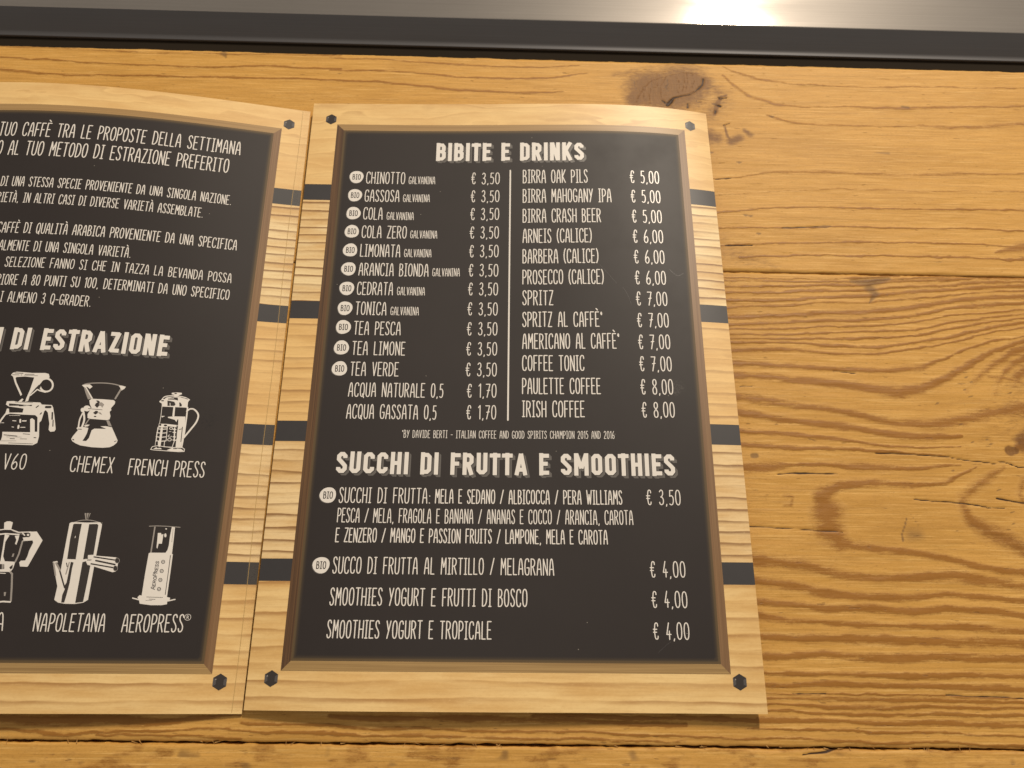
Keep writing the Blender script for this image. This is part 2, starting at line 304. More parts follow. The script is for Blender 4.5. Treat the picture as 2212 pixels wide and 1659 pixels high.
# grain of the boards: kind (ring, knot, stain, crack), depth of tone, (x, y, half width)
MARKS = [
 ["b",0.7,[[211.8,199.9,0.43],[238.7,199.6,0.43],[269.7,200.6,0.43],[300.9,202.6,0.43]]],
 ["b",0.8,[[161.9,197.0,0.51],[211.6,198.0,0.51],[238.5,197.9,0.51],[261.6,198.5,0.52],[284.9,199.5,0.52],[316.4,202.0,0.52],[340.0,203.0,0.52]]],
 ["b",0.9,[[161.7,193.8,0.51],[211.3,194.8,0.51],[245.9,195.7,0.51],[276.9,197.3,0.52],[308.3,199.9,0.52],[331.9,201.6,0.52],[364.1,202.8,0.52],[379.1,203.1,0.52]]],
 ["b",0.9,[[161.6,190.0,0.59],[211.0,191.4,0.59],[245.6,192.9,0.6],[276.5,194.3,0.6],[307.7,196.7,0.6],[331.4,199.3,0.6],[363.7,201.0,0.61],[378.7,201.5,0.61]]],
 ["b",0.9,[[161.4,186.2,0.75],[211.4,187.6,0.76],[245.1,188.8,0.76],[268.2,190.4,0.76],[299.3,192.7,0.77],[330.9,196.7,0.77],[363.2,198.8,0.78],[378.2,199.4,0.78]]],
 ["b",0.7,[[161.2,182.1,0.54],[211.9,183.8,0.54],[244.7,186.0,0.55],[275.4,187.6,0.55],[306.5,189.8,0.55],[330.2,193.3,0.56],[362.6,196.2,0.56],[377.6,197.2,0.56]]],
 ["b",0.9,[[161.0,177.1,0.99],[211.8,178.9,0.99],[244.1,180.5,1.0],[274.7,182.4,1.0],[305.7,185.6,1.01],[329.6,189.9,1.02],[361.9,193.0,1.03],[376.9,194.2,1.03]]],
 ["b",0.9,[[160.8,173.4,0.74],[211.8,174.7,0.74],[243.6,176.8,0.74],[274.0,177.9,0.75],[305.0,181.4,0.75],[328.8,185.9,0.76],[361.0,189.2,0.76],[376.0,190.3,0.77]]],
 ["b",0.8,[[211.9,172.3,0.41],[243.2,173.5,0.41],[273.5,174.4,0.41],[304.3,177.7,0.41],[328.0,181.8,0.42],[360.3,185.8,0.42],[375.2,186.9,0.42]]],
 ["b",0.8,[[211.9,169.4,0.49],[242.8,170.2,0.49],[273.0,171.4,0.49],[303.6,173.5,0.49],[319.3,176.7,0.5],[343.2,181.3,0.5],[359.7,183.3,0.5],[374.6,184.4,0.51]]],
 ["b",0.9,[[160.5,165.7,0.48],[211.8,167.0,0.49],[242.5,167.6,0.49],[272.5,167.7,0.49],[302.9,169.9,0.49],[322.7,174.3,0.5],[342.6,178.8,0.5],[359.1,180.8,0.5],[374.0,181.9,0.5]]],
 ["b",0.9,[[160.4,163.7,0.6],[212.0,164.8,0.6],[242.3,165.5,0.61],[272.0,164.4,0.61],[283.2,164.0,0.61],[302.3,166.2,0.61],[322.0,170.6,0.61],[341.9,175.5,0.62],[358.6,178.3,0.62],[373.4,179.4,0.63]]],
 ["b",0.8,[[160.2,159.7,0.64],[212.0,161.0,1.04],[241.8,161.4,0.8],[271.4,160.4,0.64],[286.4,160.8,0.56],[309.5,164.3,0.49],[325.3,168.6,0.49],[341.4,173.0,0.49],[358.0,175.8,0.5],[372.8,176.9,0.5]]],
 ["b",0.8,[[160.0,153.8,1.02],[212.1,153.9,1.11],[240.8,153.5,0.95],[262.8,152.3,0.87],[285.0,152.1,1.03],[303.7,153.4,1.11],[315.9,158.8,0.48],[328.2,163.8,0.57],[340.3,168.1,0.57],[356.9,170.8,0.57]]],
 ["b",0.9,[[159.7,148.3,1.17],[211.9,147.6,1.33],[232.7,147.1,1.56],[254.5,145.2,1.71],[276.1,142.8,1.94],[290.4,140.7,2.4],[301.8,142.8,1.94],[313.9,148.5,1.57],[326.5,155.8,1.36],[339.1,162.4,1.05],[356.3,168.4,0.98],[371.4,171.1,0.99]]],
 ["b",0.75,[[159.3,137.5,1.68],[212.3,136.8,1.68],[231.3,134.8,1.45],[252.7,132.1,1.59],[273.8,127.9,1.51],[287.8,125.1,1.88],[302.1,124.6,2.1],[317.1,127.0,2.26],[332.5,131.0,2.28],[348.6,134.3,1.92]]],
 ["b",0.95,[[159.0,131.4,1.66],[212.0,130.0,1.66],[230.4,126.5,1.5],[244.5,124.8,1.42],[265.8,122.5,1.34],[286.8,119.1,1.48],[301.0,118.2,1.48],[315.6,119.5,0.74]]],
 ["b",0.8,[[158.5,120.2,0.89],[211.8,120.3,0.96],[236.6,118.8,0.89],[257.7,116.5,0.81],[278.7,113.5,0.59],[292.9,113.3,0.44],[314.6,114.4,0.29]]],
 ["b",0.85,[[158.2,112.9,1.09],[211.5,113.3,1.17],[235.9,112.5,0.95],[264.2,111.8,0.66],[285.3,110.7,0.44],[306.6,109.9,0.22]]],
 ["b",0.8,[[157.8,102.8,1.57],[212.2,102.8,1.64],[227.7,103.4,1.43],[234.8,103.9,0.57],[249.1,105.1,0.79],[263.1,104.6,1.65],[277.1,103.7,1.65],[291.3,103.9,1.01],[312.9,105.6,0.36]]],
 ["b",0.5,[[364.8,143.8,0.78],[351.2,145.9,0.78],[343.5,148.2,0.79],[334.9,149.6,0.79]]],
 ["b",0.9,[[365.7,165.3,1.73],[355.3,164.1,1.72]]],
 ["b",0.8,[[355.3,164.1,1.72],[349.7,162.7,1.72]]],
 ["b",0.7,[[349.7,162.7,1.72],[341.5,157.4,1.63]]],
 ["b",0.6,[[341.5,157.4,1.63],[334.9,152.9,1.55]]],
 ["b",0.5,[[334.9,152.9,1.55],[330.3,149.5,1.47]]],
 ["b",0.4,[[330.3,149.5,1.47],[326.4,145.8,1.33]]],
 ["b",0.3,[[326.4,145.8,1.33],[322.5,141.7,0.99]]],
 ["b",0.85,[[364.7,161.2,1.58],[354.2,159.0,1.57]]],
 ["b",0.72,[[354.2,159.0,1.57],[348.3,156.2,1.56]]],
 ["b",0.6,[[348.3,156.2,1.56],[343.5,151.7,1.48]]],
 ["b",0.47,[[343.5,151.7,1.48],[339.1,146.0,1.46]]],
 ["b",0.35,[[339.1,146.0,1.46],[335.9,140.0,1.32]]],
 ["b",0.8,[[363.3,155.1,2.03],[352.8,152.9,2.03]]],
 ["b",0.6,[[352.8,152.9,2.03],[348.7,149.5,2.01]]],
 ["b",0.4,[[348.7,149.5,2.01],[347.0,144.8,1.66]]],
 ["b",0.55,[[332.6,104.8,0.92],[326.3,100.7,1.83],[317.9,95.2,2.41],[310.9,89.7,2.08]]],
 ["b",0.65,[[309.9,87.9,1.78],[311.9,80.3,2.63],[318.6,75.7,3.18],[326.1,72.4,3.45],[333.4,67.3,3.13],[341.7,64.0,3.11]]],
 ["b",0.5,[[350.8,102.2,1.53],[340.6,99.1,1.52],[337.1,92.4,1.5],[338.0,87.7,1.48]]],
 ["b",0.5,[[357.3,129.9,3.88],[348.0,131.7,2.92],[338.9,130.9,1.62],[330.1,130.1,0.97]]],
 ["b",0.9,[[353.7,114.6,3.76],[344.6,117.0,2.83],[340.8,114.5,1.25]]],
 ["b",0.85,[[319.8,105.0,0.36],[304.1,96.9,1.07],[289.8,95.7,0.99],[268.9,96.5,1.2],[254.7,94.9,1.62],[245.7,90.6,2.8],[248.1,82.3,5.16],[247.8,75.5,5.08],[251.2,70.1,3.35],[257.7,68.5,1.67],[277.7,65.8,1.4],[297.7,63.3,1.33],[310.7,60.2,1.45],[331.2,57.8,1.31],[343.6,55.9,1.31]]],
 ["b",0.5,[[229.0,90.4,0.77],[233.2,90.5,0.77],[232.0,86.3,0.76],[229.2,86.3,0.76]]],
 ["b",0.8,[[203.0,63.0,2.64],[212.6,61.8,2.63],[223.0,61.3,1.97],[236.1,59.1,1.96],[249.1,55.7,1.95],[265.7,54.2,1.62],[282.7,55.3,1.63],[299.6,55.8,1.76],[316.1,53.7,1.82],[329.8,51.9,1.75],[342.4,50.7,1.75]]],
 ["b",0.85,[[202.1,53.9,1.29],[212.3,52.4,1.55],[228.4,50.6,1.61],[241.4,47.8,1.47],[261.0,45.8,1.4],[281.2,46.9,1.28],[294.8,48.4,1.16],[308.1,47.5,1.16],[328.4,45.5,1.28],[340.8,44.0,1.28]]],
 ["b",0.9,[[201.3,45.6,1.14],[212.5,44.4,1.14],[227.5,43.3,1.27],[240.5,41.5,1.45],[260.3,41.4,1.26],[280.1,40.9,1.33],[293.7,42.3,1.4],[313.4,41.2,1.27],[327.0,39.4,1.07],[339.5,38.6,1.07]]],
 ["b",0.75,[[200.8,39.3,1.88],[212.8,38.4,1.88],[223.4,36.3,1.06],[239.7,35.5,0.93],[259.2,34.5,1.25],[279.1,34.9,1.06],[298.8,34.5,1.25],[325.5,32.8,1.43],[338.0,32.3,1.37]]],
 ["b",0.95,[[161.0,29.9,0.92],[212.5,29.7,1.04],[225.8,28.9,1.23],[245.3,29.0,1.41],[278.0,29.0,1.42],[304.2,28.6,1.54],[324.3,27.6,1.54],[336.8,27.4,1.54]]],
 ["b",0.95,[[160.7,22.6,0.9],[212.7,22.4,1.09],[238.0,22.6,1.27],[270.2,21.7,1.58],[296.4,22.5,1.34],[323.0,21.6,1.34],[335.3,21.2,1.22]]],
 ["b",0.95,[[160.3,16.3,0.71],[212.4,16.1,0.66],[230.6,15.4,0.89],[249.8,14.9,0.89],[275.5,14.5,0.96],[321.4,14.5,0.78],[333.7,14.5,0.78]]],
 ["b",0.9,[[160.1,10.7,0.76],[212.2,11.1,0.77],[236.4,11.3,0.89],[262.0,10.8,0.83],[287.6,10.4,1.01],[320.3,10.1,0.95],[332.6,10.0,0.95]]],
 ["b",1.0,[[212.1,7.9,0.29],[235.9,7.4,0.29],[267.8,7.3,0.29],[319.5,6.5,0.29],[331.7,6.4,0.29]]],
 ["b",0.8,[[212.2,5.8,0.53],[235.7,5.7,0.7],[267.5,5.4,0.76],[319.2,4.9,0.64],[331.3,4.8,0.64]]],
 ["b",0.95,[[159.7,3.1,0.52],[212.1,3.5,0.41],[235.3,2.9,0.7],[267.0,2.7,0.7],[318.6,2.4,0.58],[330.7,2.3,0.58]]],
 ["b",0.95,[[103.4,0.8,0.52],[212.3,0.6,0.46],[234.9,0.2,0.58],[266.5,-0.1,0.58],[318.0,-0.3,0.58],[330.1,-0.5,0.58]]],
 ["b",0.95,[[115.8,-1.4,0.68],[178.2,-1.9,0.74],[211.9,-2.6,0.8],[234.5,-2.9,0.86],[266.0,-3.5,0.86],[317.2,-3.7,0.8],[329.3,-3.8,0.81]]],
 ["b",0.9,[[202.9,-5.5,0.23],[234.0,-6.5,0.4],[271.6,-7.1,0.43],[316.3,-7.7,0.4],[328.3,-7.9,0.4]]],
 ["b",0.9,[[177.7,-8.9,0.39],[214.9,-9.5,0.39],[252.3,-10.3,0.45],[315.5,-11.2,0.45],[327.5,-11.4,0.45]]],
 ["b",0.9,[[34.5,-5.8,0.41],[79.6,-6.7,0.47],[131.4,-7.6,0.47],[177.7,-8.8,0.41]]],
 ["b",0.9,[[34.7,-8.4,0.41],[79.7,-9.3,0.53],[131.4,-10.2,0.47],[177.5,-11.0,0.35]]],
 ["b",0.9,[[34.2,-2.1,0.89],[98.9,-2.6,1.01],[138.0,-3.6,0.9],[178.0,-4.5,0.72]]],
 ["b",0.95,[[-122.2,-3.3,1.47],[-96.9,-3.5,1.47],[-71.3,-4.5,1.76],[-39.5,-4.6,1.35],[-14.2,-3.0,0.59],[-1.4,-2.3,0.18]]],
 ["b",0.9,[[-121.1,-7.4,0.52],[-95.8,-7.9,0.52],[-70.3,-9.0,0.47],[-45.2,-8.2,0.41],[-19.9,-7.4,0.41],[12.0,-7.8,0.47],[44.9,-8.2,0.41]]],
 ["b",0.9,[[-57.7,-9.3,0.41],[-38.6,-9.6,0.41],[-0.4,-10.3,0.41]]],
 ["b",0.9,[[-1.1,-5.0,0.41],[18.1,-4.9,0.41],[44.7,-5.8,0.41]]],
 ["b",0.55,[[223.0,333.6,0.35],[227.3,330.3,0.58],[242.5,324.8,0.92],[260.6,322.1,0.57],[278.9,321.5,0.51],[315.8,321.4,0.51],[391.4,322.9,0.46],[409.1,323.3,0.46]]],
 ["b",0.6,[[222.5,327.9,0.58],[228.2,320.0,1.02],[236.6,312.4,1.12],[249.8,308.1,0.78],[267.9,307.1,0.56],[286.1,307.6,0.5],[304.3,307.0,0.67],[322.5,306.9,0.89],[350.2,308.2,0.79],[388.6,310.4,0.68],[406.2,311.4,0.68]]],
 ["b",0.6,[[244.4,300.4,0.66],[257.5,296.4,0.66],[275.2,294.4,0.55],[311.4,294.7,0.49],[347.6,294.9,0.99],[366.1,296.2,1.21],[385.8,298.1,1.22],[403.3,299.7,1.22]]],
 ["b",0.5,[[183.3,256.5,0.41],[211.2,258.7,0.41],[227.0,260.1,0.41],[244.7,263.1,0.72],[271.2,264.8,1.14],[288.7,264.0,0.93],[306.2,263.6,1.35],[323.9,264.0,1.04],[378.5,265.9,0.63],[395.4,266.8,0.63]]],
 ["b",0.45,[[211.2,248.6,0.4],[243.5,251.9,0.41],[269.7,253.5,0.41],[313.3,253.5,0.41],[375.9,254.5,0.41]]],
 ["b",0.8,[[182.1,236.5,0.44],[211.6,238.6,0.45],[242.3,241.3,0.45],[276.9,242.8,0.45],[320.0,242.1,0.45],[373.2,242.8,0.45],[389.7,243.2,0.45]]],
 ["b",0.75,[[181.5,226.7,0.44],[211.6,228.4,0.44],[240.9,229.5,0.44],[275.2,231.2,0.44],[318.0,231.2,0.44],[370.4,230.4,0.44],[386.6,230.2,0.44]]],
 ["b",0.85,[[180.9,217.1,0.43],[214.5,218.6,0.43],[239.9,220.3,0.43],[282.4,222.2,0.43],[324.9,222.1,0.44],[368.4,221.4,0.44],[384.4,221.5,0.44]]],
 ["b",0.9,[[220.6,212.3,0.43],[256.0,214.2,0.43],[298.1,214.4,0.43],[331.8,214.1,0.43],[366.6,213.6,0.43]]],
 ["b",0.7,[[352.7,217.0,0.48],[368.3,221.1,2.9],[384.7,222.4,3.88]]],
 ["b",1.0,[[353.0,214.1,0.38],[359.5,213.1,0.38],[366.8,214.4,0.38]]],
 ["b",0.25,[[225.0,240.4,0.3],[232.6,263.9,0.21],[245.8,272.5,0.16]]],
 ["b",0.18,[[235.0,342.2,0.29],[300.8,344.8,0.3],[396.7,346.3,0.3]]],
 ["b",0.18,[[232.4,315.6,0.28],[296.8,318.1,0.28],[390.6,319.4,0.29]]],
 ["b",0.18,[[230.9,300.0,0.28],[294.5,302.4,0.28],[387.0,303.6,0.28]]],
 ["b",0.18,[[229.3,283.7,0.27],[292.0,286.0,0.27],[383.3,287.1,0.27]]],
 ["b",0.18,[[228.7,278.4,0.27],[291.2,280.6,0.27],[382.1,281.7,0.27]]],
 ["b",0.18,[[227.9,270.0,0.26],[289.9,272.2,0.26],[380.1,273.1,0.26]]],
 ["b",0.6,[[-201.7,334.7,0.48],[-176.8,335.7,0.48],[-143.2,335.4,0.48],[-100.8,333.9,0.48],[-67.0,333.9,0.48],[10.3,334.6,0.49]]],
 ["b",0.65,[[4.3,333.3,0.45],[31.0,332.4,0.45],[66.6,330.1,0.56],[93.3,329.5,0.56],[120.1,329.6,0.56],[142.5,331.8,0.34]]],
 ["b",0.75,[[-199.5,326.2,0.53],[-174.9,327.4,0.53],[-150.0,327.9,0.53],[-132.8,325.8,0.53],[-99.1,324.3,0.53],[-65.7,324.8,0.53],[-32.2,326.3,0.53],[11.1,326.0,0.53]]],
 ["b",0.75,[[5.0,324.9,0.55],[40.3,324.3,0.5],[75.8,321.4,0.55],[111.2,321.3,0.55],[129.0,322.4,0.5],[146.9,326.3,0.28]]],
 ["b",0.75,[[-197.9,319.9,0.84],[-173.0,319.5,0.94],[-147.7,317.1,0.73],[-122.7,316.8,0.52],[-89.6,317.2,0.63],[-48.0,317.9,0.73],[11.8,317.5,0.63]]],
 ["b",0.75,[[5.7,317.8,0.66],[32.0,316.9,0.66],[58.5,314.3,0.76],[84.9,312.0,0.87],[111.2,311.5,0.65],[133.3,313.2,0.44]]],
 ["b",0.12,[[-100.6,332.9,0.16],[-47.1,311.6,1.56],[11.8,305.0,3.09]]],
 ["k",0.9,[[172.1,309.2,3.89],[181.0,316.1,10.23],[190.4,314.8,11.0],[200.2,319.0,11.08],[210.0,321.2,5.17]]],
 ["k",0.35,[[162.4,325.8,2.4],[175.3,328.2,3.21],[197.8,330.1,2.42],[213.5,324.9,3.2],[220.3,311.7,5.87],[213.0,299.9,5.76]]],
 ["k",0.6,[[211.6,285.4,4.83],[215.1,284.4,3.21]]],
 ["k",0.7,[[222.9,282.5,2.14],[227.6,284.8,2.14]]],
 ["k",0.6,[[230.8,290.2,1.08],[234.0,287.1,1.62]]],
 ["k",0.8,[[220.3,293.2,0.43],[221.4,285.7,0.64],[223.0,283.6,0.53]]],
 ["k",0.8,[[215.6,300.7,1.1],[217.4,306.3,1.33],[220.2,311.9,1.01],[223.0,313.1,0.56]]],
 ["k",0.25,[[209.4,217.7,7.63],[222.3,212.3,5.67],[238.4,207.0,2.34]]],
 ["k",1.6,[[337.1,112.8,1.56],[339.6,112.9,1.12]]],
 ["k",0.7,[[344.6,117.0,3.78],[355.2,120.9,5.08]]],
 ["s",0.8,[[275.7,199.5,0.86],[284.8,198.8,2.58],[295.3,201.1,0.87]]],
 ["s",0.8,[[284.4,196.2,2.57],[286.9,192.4,1.7],[283.1,187.7,0.25]]],
 ["s",0.5,[[284.1,73.2,3.38],[287.2,73.3,3.04]]],
 ["s",0.5,[[285.5,82.8,0.28],[288.5,76.7,0.2]]],
 ["s",1.2,[[217.0,108.4,0.94],[218.4,108.5,0.94]]],
 ["s",1.0,[[263.2,230.7,0.39],[266.7,230.9,0.78],[270.1,231.2,0.29]]],
 ["s",0.6,[[299.6,277.6,0.27],[307.6,277.2,0.85]]],
 ["s",0.8,[[320.0,308.0,0.67],[323.5,307.5,0.78]]],
 ["s",0.8,[[-54.4,334.3,1.83],[-52.7,331.4,0.32]]],
 ["c",1.0,[[224.7,-15.2,0.18],[234.2,-14.2,0.48],[239.7,-12.8,0.3]]],
 ["k",0.22,[[352.2,150.2,6.72],[345.9,140.1,7.9],[339.2,132.2,3.89]]],
 ["k",0.18,[[347.0,127.2,6.42],[333.0,120.6,5.07],[323.6,116.7,1.89]]],
 ["k",0.25,[[312.6,78.0,1.74],[333.7,69.0,4.57]]],
 ["b",0.6,[[185.8,327.3,0.28],[186.1,321.7,0.28],[185.1,316.2,0.28]]],
 ["b",0.6,[[196.8,324.4,0.28],[198.1,319.7,0.28],[196.7,314.1,0.27]]],
 ["b",0.6,[[200.5,326.9,0.28],[200.7,321.0,0.28],[199.0,315.0,0.28]]],
 ["b",0.6,[[202.5,327.8,0.28],[202.7,322.2,0.28],[201.0,315.8,0.28]]],
 ["b",0.6,[[181.3,321.6,0.28],[178.5,316.8,0.28],[177.5,310.5,0.27]]],
 ["b",0.6,[[181.6,316.1,0.28],[180.7,310.6,0.27],[181.1,305.9,0.27]]],
 ["b",0.6,[[190.4,324.2,0.28],[187.5,318.6,0.28],[187.0,310.8,0.27]]],
 ["b",0.6,[[205.6,327.1,0.28],[206.2,322.3,0.28],[204.6,317.5,0.28]]],
 ["b",0.55,[[173.6,307.3,0.39],[175.1,312.0,0.51],[179.2,318.4,0.43],[182.6,322.4,0.32],[191.1,325.1,0.2],[200.9,328.5,0.2],[207.3,327.9,0.32],[211.2,324.8,0.32]]],
 ["c",1.0,[[273.8,110.7,0.06],[291.9,110.2,0.12],[299.7,109.7,0.15],[308.1,109.3,0.19],[315.7,107.9,0.22],[320.4,107.4,0.25],[325.2,106.9,0.25],[329.3,106.2,0.18]]],
 ["c",1.0,[[330.2,107.6,0.19],[333.7,107.0,0.19],[337.1,105.7,0.18],[339.3,104.8,0.18],[341.9,104.9,0.18],[351.1,103.8,0.18]]],
 ["c",1.0,[[288.2,89.4,0.12],[297.0,88.6,0.24],[304.6,88.3,0.24],[310.4,87.6,0.3],[317.4,86.9,0.3],[323.1,85.7,0.24],[329.1,85.9,0.15]]],
 ["c",1.0,[[326.1,90.2,0.42],[327.6,89.9,0.48],[331.0,89.3,0.33],[338.1,88.2,0.33],[347.2,87.2,0.3]]],
 ["c",1.0,[[197.4,76.3,0.1],[212.7,76.0,0.14],[231.4,75.5,0.14],[253.8,74.3,0.1]]],
 ["s",0.95,[[283.4,80.7,0.27],[281.6,76.6,0.27],[279.7,72.7,0.27],[280.2,70.2,0.27]]],
 ["c",1.0,[[227.4,100.2,0.14],[234.4,100.6,0.29],[237.2,100.4,0.39],[244.9,100.6,0.32],[255.5,100.6,0.11]]],
 ["c",1.0,[[259.7,151.1,0.12],[265.5,150.8,0.24],[270.6,150.0,0.08]]],
 ["c",1.0,[[213.9,142.2,0.23],[220.5,142.3,0.23]]],
 ["c",1.0,[[287.0,7.5,0.09],[319.5,6.5,0.18]]],
 ["c",1.0,[[222.8,7.7,0.09],[237.1,7.5,0.09]]],
 ["s",0.7,[[173.0,322.2,0.14],[172.6,319.0,0.14],[173.6,316.6,0.14],[173.2,313.1,0.14]]],
 ["s",0.9,[[191.0,323.1,0.2],[191.7,320.3,0.32],[190.0,317.9,0.51],[191.1,315.2,0.24]]],
 ["c",1.0,[[211.4,324.4,0.16],[210.5,320.0,0.24],[207.7,316.8,0.24],[203.0,313.1,0.27],[198.2,311.8,0.27],[194.0,310.6,0.51],[191.9,307.8,1.17],[190.2,305.8,0.97]]],
 ["s",0.8,[[212.9,317.4,0.28],[217.2,319.4,0.28]]],
 ["s",0.8,[[205.9,310.1,0.23],[206.7,307.8,0.23],[208.9,307.9,0.23]]],
 ["c",1.0,[[218.7,311.6,0.35],[219.6,310.5,0.27],[223.2,311.4,0.43]]],
 ["c",1.0,[[217.0,306.5,0.27],[219.2,305.8,0.78]]],
 ["c",1.0,[[216.4,303.0,0.5],[216.1,301.3,0.5]]],
 ["c",1.0,[[219.9,293.0,0.19],[223.5,294.6,0.19]]],
 ["c",1.0,[[201.3,306.9,0.23],[201.2,304.2,0.23]]],
 ["s",0.7,[[182.3,322.4,0.32],[182.1,316.9,0.35],[181.8,313.7,0.24]]],
 ["c",1.0,[[187.5,308.8,0.35],[189.3,306.9,0.35]]],
 ["c",1.0,[[214.5,218.6,0.33],[228.0,218.9,0.33]]],
 ["c",1.0,[[244.4,229.6,0.29],[263.2,230.8,0.29]]],
 ["c",1.0,[[212.9,258.5,0.26],[220.8,259.2,0.26]]],
 ["s",0.8,[[214.7,307.3,0.28],[216.1,306.9,0.78],[217.4,307.2,0.28]]],
 ["s",0.8,[[225.0,237.0,0.25],[226.4,236.6,0.69],[227.6,236.8,0.25]]],
 ["s",0.8,[[227.6,236.5,0.25],[228.9,236.2,0.69],[230.1,236.4,0.25]]],
 ["s",0.8,[[230.7,226.1,0.24],[232.1,225.7,0.68],[233.3,225.9,0.24]]],
 ["s",0.8,[[245.6,299.9,0.28],[247.0,299.5,0.77],[248.3,299.7,0.28]]],
 ["s",0.8,[[224.7,269.4,0.26],[226.1,269.0,0.73],[227.3,269.2,0.26]]],
 ["s",0.8,[[210.3,275.3,0.26],[211.7,274.9,0.74],[212.9,275.2,0.26]]],
 ["s",0.8,[[322.7,148.5,0.13],[323.9,148.9,0.43],[324.9,149.3,0.17]]],
 ["s",0.8,[[324.7,146.0,0.13],[325.9,146.4,0.43],[326.9,146.8,0.17]]],
 ["s",0.8,[[306.3,135.0,0.13],[307.5,135.4,0.42],[308.5,135.8,0.16]]],
 ["s",0.8,[[323.2,138.6,0.13],[324.4,139.0,0.43],[325.4,139.4,0.16]]],
 ["s",0.8,[[320.8,142.0,0.13],[322.0,142.4,0.43],[322.9,142.7,0.17]]],
 ["s",0.8,[[342.5,140.8,0.13],[343.7,141.2,0.43],[344.6,141.6,0.17]]],
 ["s",0.8,[[326.3,117.6,0.13],[327.5,118.0,0.41],[328.4,118.3,0.16]]],
 ["s",0.8,[[327.7,115.5,0.13],[328.9,115.8,0.41],[329.8,116.2,0.16]]],
 ["s",0.8,[[319.3,116.3,0.13],[320.5,116.7,0.41],[321.4,117.0,0.16]]],
 ["s",0.8,[[307.5,102.5,0.12],[308.7,102.9,0.4],[309.6,103.2,0.15]]],
 ["s",0.8,[[327.0,93.7,0.12],[328.2,94.1,0.39],[329.1,94.4,0.15]]],
 ["s",0.8,[[331.1,83.7,0.12],[332.2,84.0,0.38],[333.1,84.3,0.15]]],
 ["s",0.8,[[330.2,78.4,0.12],[331.4,78.8,0.38],[332.3,79.1,0.15]]],
 ["s",0.8,[[315.5,124.7,0.13],[316.7,125.1,0.42],[317.6,125.5,0.16]]],
]
